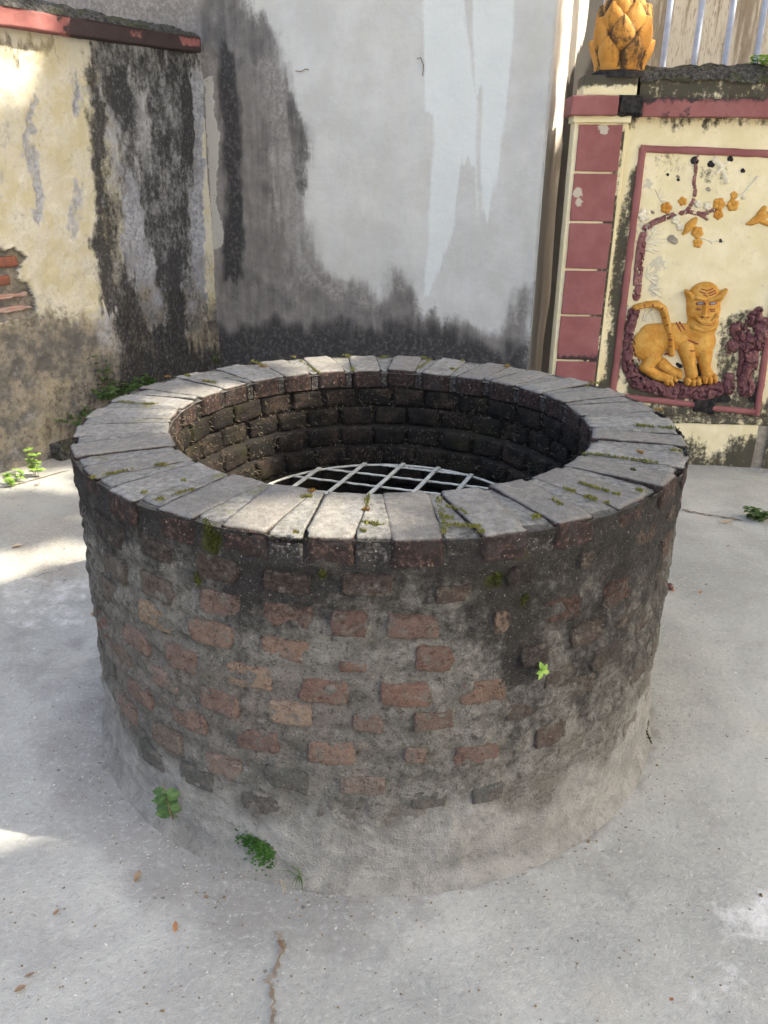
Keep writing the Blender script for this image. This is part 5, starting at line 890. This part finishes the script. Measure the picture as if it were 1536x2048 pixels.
weed('creeping_weed', lwp(212, 775, .04), 'tall upright weed climbing the mouldy plaster above the weed clump', 'weed', 5, .04, .20, .040, .030, 'leaf', 4, LG, twigs=True)
weed('small_weed', lwp(302, 775, .05), 'small leafy sprig just above the rim edge on the dark wall', 'weed', 4, .03, .09, .036, .028, 'fern', 5)
weed('fern_tuft', GW.W(*GW.uv(428, 735, .03), .03), 'feathery green fern tuft in the corner of the two walls', 'fern', 16, .05, .10, .034, .010, 'fern', 6)
weed('small_weed', gnd(98, 908), 'dark green rosette weed beside the boundary wall, left of the well', 'weed', 7, .035, .07, .040, .022, 'leaf', 7)
weed('sunlit_weed', gnd(32, 970), 'sunlit pale weed nearest the left edge of the picture', 'weed', 6, .05, .09, .032, .022, 'leafl', 8)
weed('sunlit_weed', gnd(75, 955), 'taller sunlit weed with round yellow green leaves in the sun patch', 'weed', 4, .03, .15, .042, .036, 'leafl', 9)
weed('small_weed', gnd(1515, 1040), 'broad leaved weed on the paving at the right edge', 'weed', 7, .05, .045, .048, .034, 'leaf', 10)
weed('crown_weed', RW.W(*RW.uv(1532, 140, -.05), -.05), 'bright weed growing on top of the mossy coping', 'weed', 5, .05, .06, .05, .035, 'leafl', 12)
# herb cushion, seedling and grass at the foot of the well
def cushion():
    r = random.Random(31); root = thing('herb_cushion', gnd(510, 1735), 'bright green cushion of tiny leaves at the foot of the well', 'herb'); mb = MB()
    for i in range(1500):
        t = r.random(); p = gnd(480+t*64+r.gauss(0, 5), 1702+t*40+r.gauss(0, 7+5*math.sin(t*3))); R_ = math.hypot(p[0], p[1]); p[2] = max(.006, (.885-R_)*1.2+.012)+.026*r.random()*(1.1-abs(t-.5)); a = r.uniform(0, 6.28); mb.leaf(p, (math.cos(a), math.sin(a), r.uniform(.1, 1)), (0, 0, 1), r.uniform(.006, .011), r.uniform(.005, .007), .2, .2)
    link('leaves', mb.mesh('leaves'), M['fern'], root)
cushion()
def seedling(name, P, nrm, label, n, L, wd, mat, seed):
    r = random.Random(seed); P = np.asarray(P, float); nrm = np.asarray(nrm, float); root = thing(name, P, label, 'seedling'); mb = MB(); a = np.cross(nrm, (0, 0, 1) if abs(nrm[2]) < .9 else (1, 0, 0)); a /= np.linalg.norm(a); b = np.cross(nrm, a)
    for k in range(n):
        t = 2*math.pi*k/n+r.uniform(-.25, .25); d = a*math.cos(t)+b*math.sin(t)+nrm*r.uniform(.1, .35); mb.leaf(P+nrm*.012, d, nrm, L*r.uniform(.75, 1.1), wd, .2, .25)
    mb.leaf(P+nrm*.016, a*.4-b+nrm*.9, nrm, L*.7, wd*.8, .2, .1); link('leaves', mb.mesh('leaves'), M[mat], root); V_, F_ = tube([P-nrm*.006, P+nrm*.014], .0012, 5); link('stem', MB().add(V_, F_).mesh('stem'), M['stem'], root)
t, z = on_cyl(1078, 1336, ROUT+.004); seedling('seedling', ((ROUT+.004)*math.cos(t), (ROUT+.004)*math.sin(t), z), (math.cos(t), math.sin(t), .15), 'bright green seedling sprouting from the mouldy drum of the well', 5, .022, .012, 'leafl', 2)
def bigseed():
    r = random.Random(5); P = gnd(352, 1648); root = thing('nettle_seedling', P, 'leafy green seedling leaning against the left foot of the well', 'seedling'); mb = MB(); tw = MB(); t, z = on_cyl(342, 1590, .86); top = np.array([.875*math.cos(t), .875*math.sin(t), z+.02])
    tw.add(*tube([P, (P+top)/2+np.array([0, -.012, 0]), top], [.0022, .0018, .001], 5, False)); tw.add(*tube([P+np.array([.03, .0, 0]), P+np.array([.05, .02, .04]), P+np.array([.035, .045, .075])], [.0015, .0012, .001], 4, False))
    tw.add(*tube([P, P+np.array([.03, -.03, .006]), P+np.array([.055, -.045, .004])], [.0018, .0012, .0008], 4, False)); tw.add(*tube([top, top+np.array([-.004, .0, .035])], [.001, .0006], 4, False))
    for k, tt in enumerate((.35, .5, .65, .8, .92, 1.0)):
        p = P+(top-P)*tt
        for s in (-1, 1):
            d = np.array([s*.9, -.25+r.uniform(-.3, .1), r.uniform(-.2, .3)]); mb.leaf(p, d, (0, -.6, .8), .036*r.uniform(.75, 1.1), .024, .2, .3)
    link('leaves', mb.mesh('leaves'), M['leaf'], root); link('stem', tw.mesh('stem'), M['stem'], root)
bigseed()
def grass_tuft(name, P, label, blades, mat, seed, L, straw=0):
    r = random.Random(seed); P = np.asarray(P, float); root = thing(name, P, label, 'grass'); mb = MB(); sb = MB()
    for i in range(blades+straw):
        a = r.uniform(-2.7, -.4) if i >= blades else r.uniform(0, 6.28); l = L*r.uniform(.6, 1.2); d = np.array([math.cos(a), math.sin(a), 0]); up = r.uniform(.1, .9) if i < blades else r.uniform(.02, .12); q = [P, P+d*l*.5+np.array([0, 0, l*up*.6]), P+d*l+np.array([0, 0, max(.003, l*up*.35)])]
        (mb if i < blades else sb).add(*tube(q, [.0016, .0013, .0004], 4, False))
    link('blades', mb.mesh('blades'), M[mat], root)
    if straw: link('dry_stalks', sb.mesh('dry_stalks'), M['straw'], root)
grass_tuft('grass_tuft', gnd(556, 1740), 'sprawling grass tuft with dry stalks beside the herb cushion', 5, 'grass', 4, .075, 9); t, z = on_cyl(597, 1700, .86); grass_tuft('grass_tuft', (.862*math.cos(t), .862*math.sin(t), .02), 'few thin green grass blades against the well base', 7, 'grass', 6, .05); t, z = on_cyl(652, 1745, .87); grass_tuft('grass_tuft', gnd(652, 1757), 'tiny dark grass sprig at the front foot of the well', 5, 'stem', 7, .03)
def litter(name, x, y, L, w, ang, mat, label, group=None, curl=.3, z=.006):
    P = gnd(x, y); root = None; mb = MB(); d = np.array([math.cos(ang), math.sin(ang), .06]); P[2] = z+(fbm(P[0]*1.4, P[1]*1.4, 0, 4, 1)-.5)*.022; L, w = L*.82, w*.82; mb.leaf(P-d*L*.5, d, (0, .1, 1), L, w, .35, -curl*.4); o = link(name, mb.mesh(name), M[mat]); return tag(o, label, 'leaf', group)
litter('dead_leaf', 351, 1856, .034, .014, 1.75, 'deado', 'small orange brown dead leaf on the paving below the well'); litter('dead_leaf', 275, 1754, .042, .017, 1.45, 'dead', 'curled brown dead leaf on the paving left of the herb cushion'); litter('dead_leaf', 563, 1893, .045, .012, -1.1, 'dead', 'dead leaf lying in the crack of the paving')
litter('dead_leaf', 34, 1094, .055, .045, .2, 'deadp', 'broad tan dead leaf on the sunlit paving at left'); litter('dead_leaf', 1452, 1047, .07, .04, -.1, 'deadp', 'broad pale dead leaf on the paving behind the well at right'); litter('dead_leaf', 41, 1980, .03, .018, .5, 'dead', 'brown leaf scrap near the bottom left corner'); litter('dead_leaf', 113, 1826, .022, .012, 1.0, 'dead', 'small brown leaf scrap at the left of the paving')
litter('dead_leaf', 1401, 1187, .026, .016, .6, 'deado', 'orange leaf scrap right of the dark fruit'); litter('dead_leaf', 186, 1228, .026, .022, .3, 'deado', 'red brown leaf scrap against the left side of the well'); litter('dead_leaf', 1360, 1158, .03, .006, .4, 'dead', 'thin brown twig scrap behind the dark fruit'); litter('dead_leaf', 1342, 2005, .012, .010, .4, 'deado', 'tiny orange scrap near the bottom right of the paving'); litter('dead_leaf', 60, 1952, .03, .010, .3, 'dead', 'thin brown leaf scrap above the bottom left corner'); litter('dead_leaf', 412, 1795, .014, .010, .9, 'dead', 'tiny brown scrap below the herb cushion'); litter('dead_leaf', 1455, 1095, .014, .012, .2, 'deado', 'tiny orange scrap on the paving at far right')
litter('dead_leaf', 75, 972, .05, .02, .3, 'dead', 'brown dead leaf below the sunlit weeds'); litter('dead_leaf', 95, 1147, .09, .008, .25, 'stem', 'long dry twig on the paving at left')
P = gnd(1338, 1180); fr = thing('fallen_fruit', P, 'dark shrivelled fruit fallen on the paving right of the well', 'fruit'); th = np.linspace(0, 2*math.pi, 20, endpoint=False); ph = np.linspace(.05, math.pi-.05, 12); T, Pp = np.meshgrid(th, ph); R = .0165*(1+.12*(fbm(np.cos(T)*2, np.sin(T)*2, Pp*2, 3, 7)-.5)); link('skin', grid('skin', np.stack([P[0]+R*np.sin(Pp)*np.cos(T), P[1]+R*np.sin(Pp)*np.sin(T), .015+R*np.cos(Pp)*.95], -1), wrap=True), M['fruit'], fr)
mb = MB()
for i in range(8): mb.leaf((P[0]+.008, P[1]-.012, .006), (rs.uniform(.2, 1), rs.uniform(-1, .2), rs.uniform(-.1, .3)), (0, 0, 1), .010, .006, .3, .2)
link('pulp', mb.mesh('pulp'), M['pulp'], fr)
def crumbs():
    mb = MB(); r = random.Random(77); db = MB()
    for i in range(1500):
        x, y = r.uniform(0, 1536), r.uniform(960, 2048); P = gnd(x, y)
        if i % 3 == 0: a_ = r.uniform(-3.3, .3); q_ = .875+abs(r.gauss(0, .05)); P = np.array([q_*math.cos(a_), q_*math.sin(a_), 0])
        R_ = math.hypot(P[0], P[1])
        if R_ < .88: continue
        big = r.random() < .05; s = r.uniform(.0012, .0032)*(2.0 if big else 1); z = (fbm(P[0]*1.4, P[1]*1.4, 0, 4, 1)-.5)*.022*sstep(.8, 1.1, R_)+.001; V_ = []
        for k in range(5): a = k*1.2566+r.uniform(-.4, .4); V_.append((P[0]+s*math.cos(a)*r.uniform(.6, 1.3), P[1]+s*math.sin(a)*r.uniform(.6, 1.3), z+s*.15))
        V_.append((P[0], P[1], z+s*.9)); (mb if r.random() < .45 else db).add(V_, [(k, (k+1) % 5, 5) for k in range(5)])
    tag(link('stone_crumbs', mb.mesh('stone_crumbs', False), M['chip']), 'pale stone crumbs scattered over the paving', 'crumbs', kind='stuff'); tag(link('leaf_crumbs', db.mesh('leaf_crumbs', False), M['stem']), 'dark crumbs of leaf and soil scattered over the paving', 'crumbs', kind='stuff')
crumbs()

# ------------------------------------------------------------------ added unseen tree: blocks the sun, crown cut open where sun patches fall
def added_shade_tree():
    e1 = np.cross(SUN, (0, 0, 1)); e1 /= np.linalg.norm(e1); e2 = np.cross(e1, SUN); cen = np.array([0, .9, .9])+SUN*9.5
    pr = lambda p: (float(np.dot(p, e1)), float(np.dot(p, e2)))
    gaps = [[on_z(x, y) for x, y in q] for q in ([(-30, 952), (145, 938), (152, 985), (110, 975), (-30, 976)], [(-30, 1115), (165, 1090), (168, 1108), (-30, 1150)])]
    gaps += [[on_z(x, y, ZT) for x, y in q] for q in ([(480, 1040), (560, 1022), (680, 1014), (750, 1022), (775, 1052), (690, 1068), (590, 1060)], [(572, 715), (605, 708), (660, 735), (640, 745)], [(318, 845), (345, 850), (345, 872), (320, 872)])]
    gaps += [[LW.W(*LW.uv(x, y, w), w) for x, y in q] for q, w in (([(-40, 84), (76, 98), (60, 150), (44, 205), (-40, 205)], 0), ([(-40, 8), (104, 28), (100, 66), (-40, 55)], .07))]
    gaps.append([np.array([.56*math.cos(t), .56*math.sin(t), z]) for t, z in [on_cyl(x, y, .56, True) for x, y in [(390, 845), (455, 865), (475, 920), (405, 930)]]])
    gaps.append([HF.W(*p) for p in [(0.14, 4.2), (1.6, 4.2), (1.6, 1.5), (.14, 1.6)]]); gaps.append([BW.W(*p) for p in [(.9, 2.0), (3.0, 2.0), (3.0, 4.5), (.9, 4.5)]]); gaps.append([RW.W(*RW.uv(x, y, .1), .1) for x, y in [(1238, -30), (1300, -30), (1290, 40), (1250, 35)]])
    dil = [.07, .10, .115, .13, .05, .085, .09, .22, .13, .13, .13]; gaps = [[pr(p) for p in q] for q in gaps]
    r = np.random.default_rng(12); n = 30000; P = r.normal(size=(n, 3)); P /= np.linalg.norm(P, axis=1)[:, None]; P *= (r.random(n)**(1/3))[:, None]; P *= np.array([6.8, 6.8, 2.3]); P = P+cen
    ga, gb = np.meshgrid(np.arange(-5.6, 5.6, .10), np.arange(-4.4, 4.4, .10)); ga = ga.ravel()+r.uniform(-.04, .04, ga.size); gb = gb.ravel()+r.uniform(-.04, .04, gb.size)
    P = np.concatenate([P, cen+ga[:, None]*e1+gb[:, None]*e2+r.uniform(-.8, .8, ga.size)[:, None]*SUN]); n = len(P)
    a, b = P@e1, P@e2; ok = np.ones(n, bool)
    for q, e in zip(gaps, dil): ok &= sdist(a, b, q) < -e
    P = P[ok]; n = len(P); L = r.uniform(.26, .42, n); d = r.normal(size=(n, 3)); d[:, 2] *= .5; d /= np.linalg.norm(d, axis=1)[:, None]; s = np.cross(d, r.normal(size=(n, 3))); s /= np.linalg.norm(s, axis=1)[:, None]; w = L*.24
    tip, bas = P+d*L[:, None]*.5, P-d*L[:, None]*.5; V = np.stack([bas, P+s*w[:, None], tip, P-s*w[:, None]], 1).reshape(-1, 3); Fq = np.arange(4*n).reshape(-1, 4)
    root = thing('added_shade_tree', (cen[0], cen[1], 0), 'added unseen shade tree, its leafy crown cut with gaps for sun patches', 'tree'); link('crown', raw_mesh('crown', V, Fq), M['crown'], root)
    mb = MB(); mb.add(*tube([(cen[0], cen[1], -.05), (cen[0]+.1, cen[1], 2.5), (cen[0], cen[1]-.1, 5.2), (cen[0], cen[1], 7.5)], [.34, .27, .22, .08], 14))
    for k in range(7):
        t = k*.5-.9; q = np.array([cen[0], cen[1], 5.2+.25*k]); mb.add(*tube([q, q+np.array([math.cos(t)*1.6, math.sin(t)*1.6, .9]), q+np.array([math.cos(t)*4, math.sin(t)*4, 1.6])], [.13, .08, .03], 8, False))
    link('trunk', mb.mesh('trunk'), M['bark'], root)
added_shade_tree()
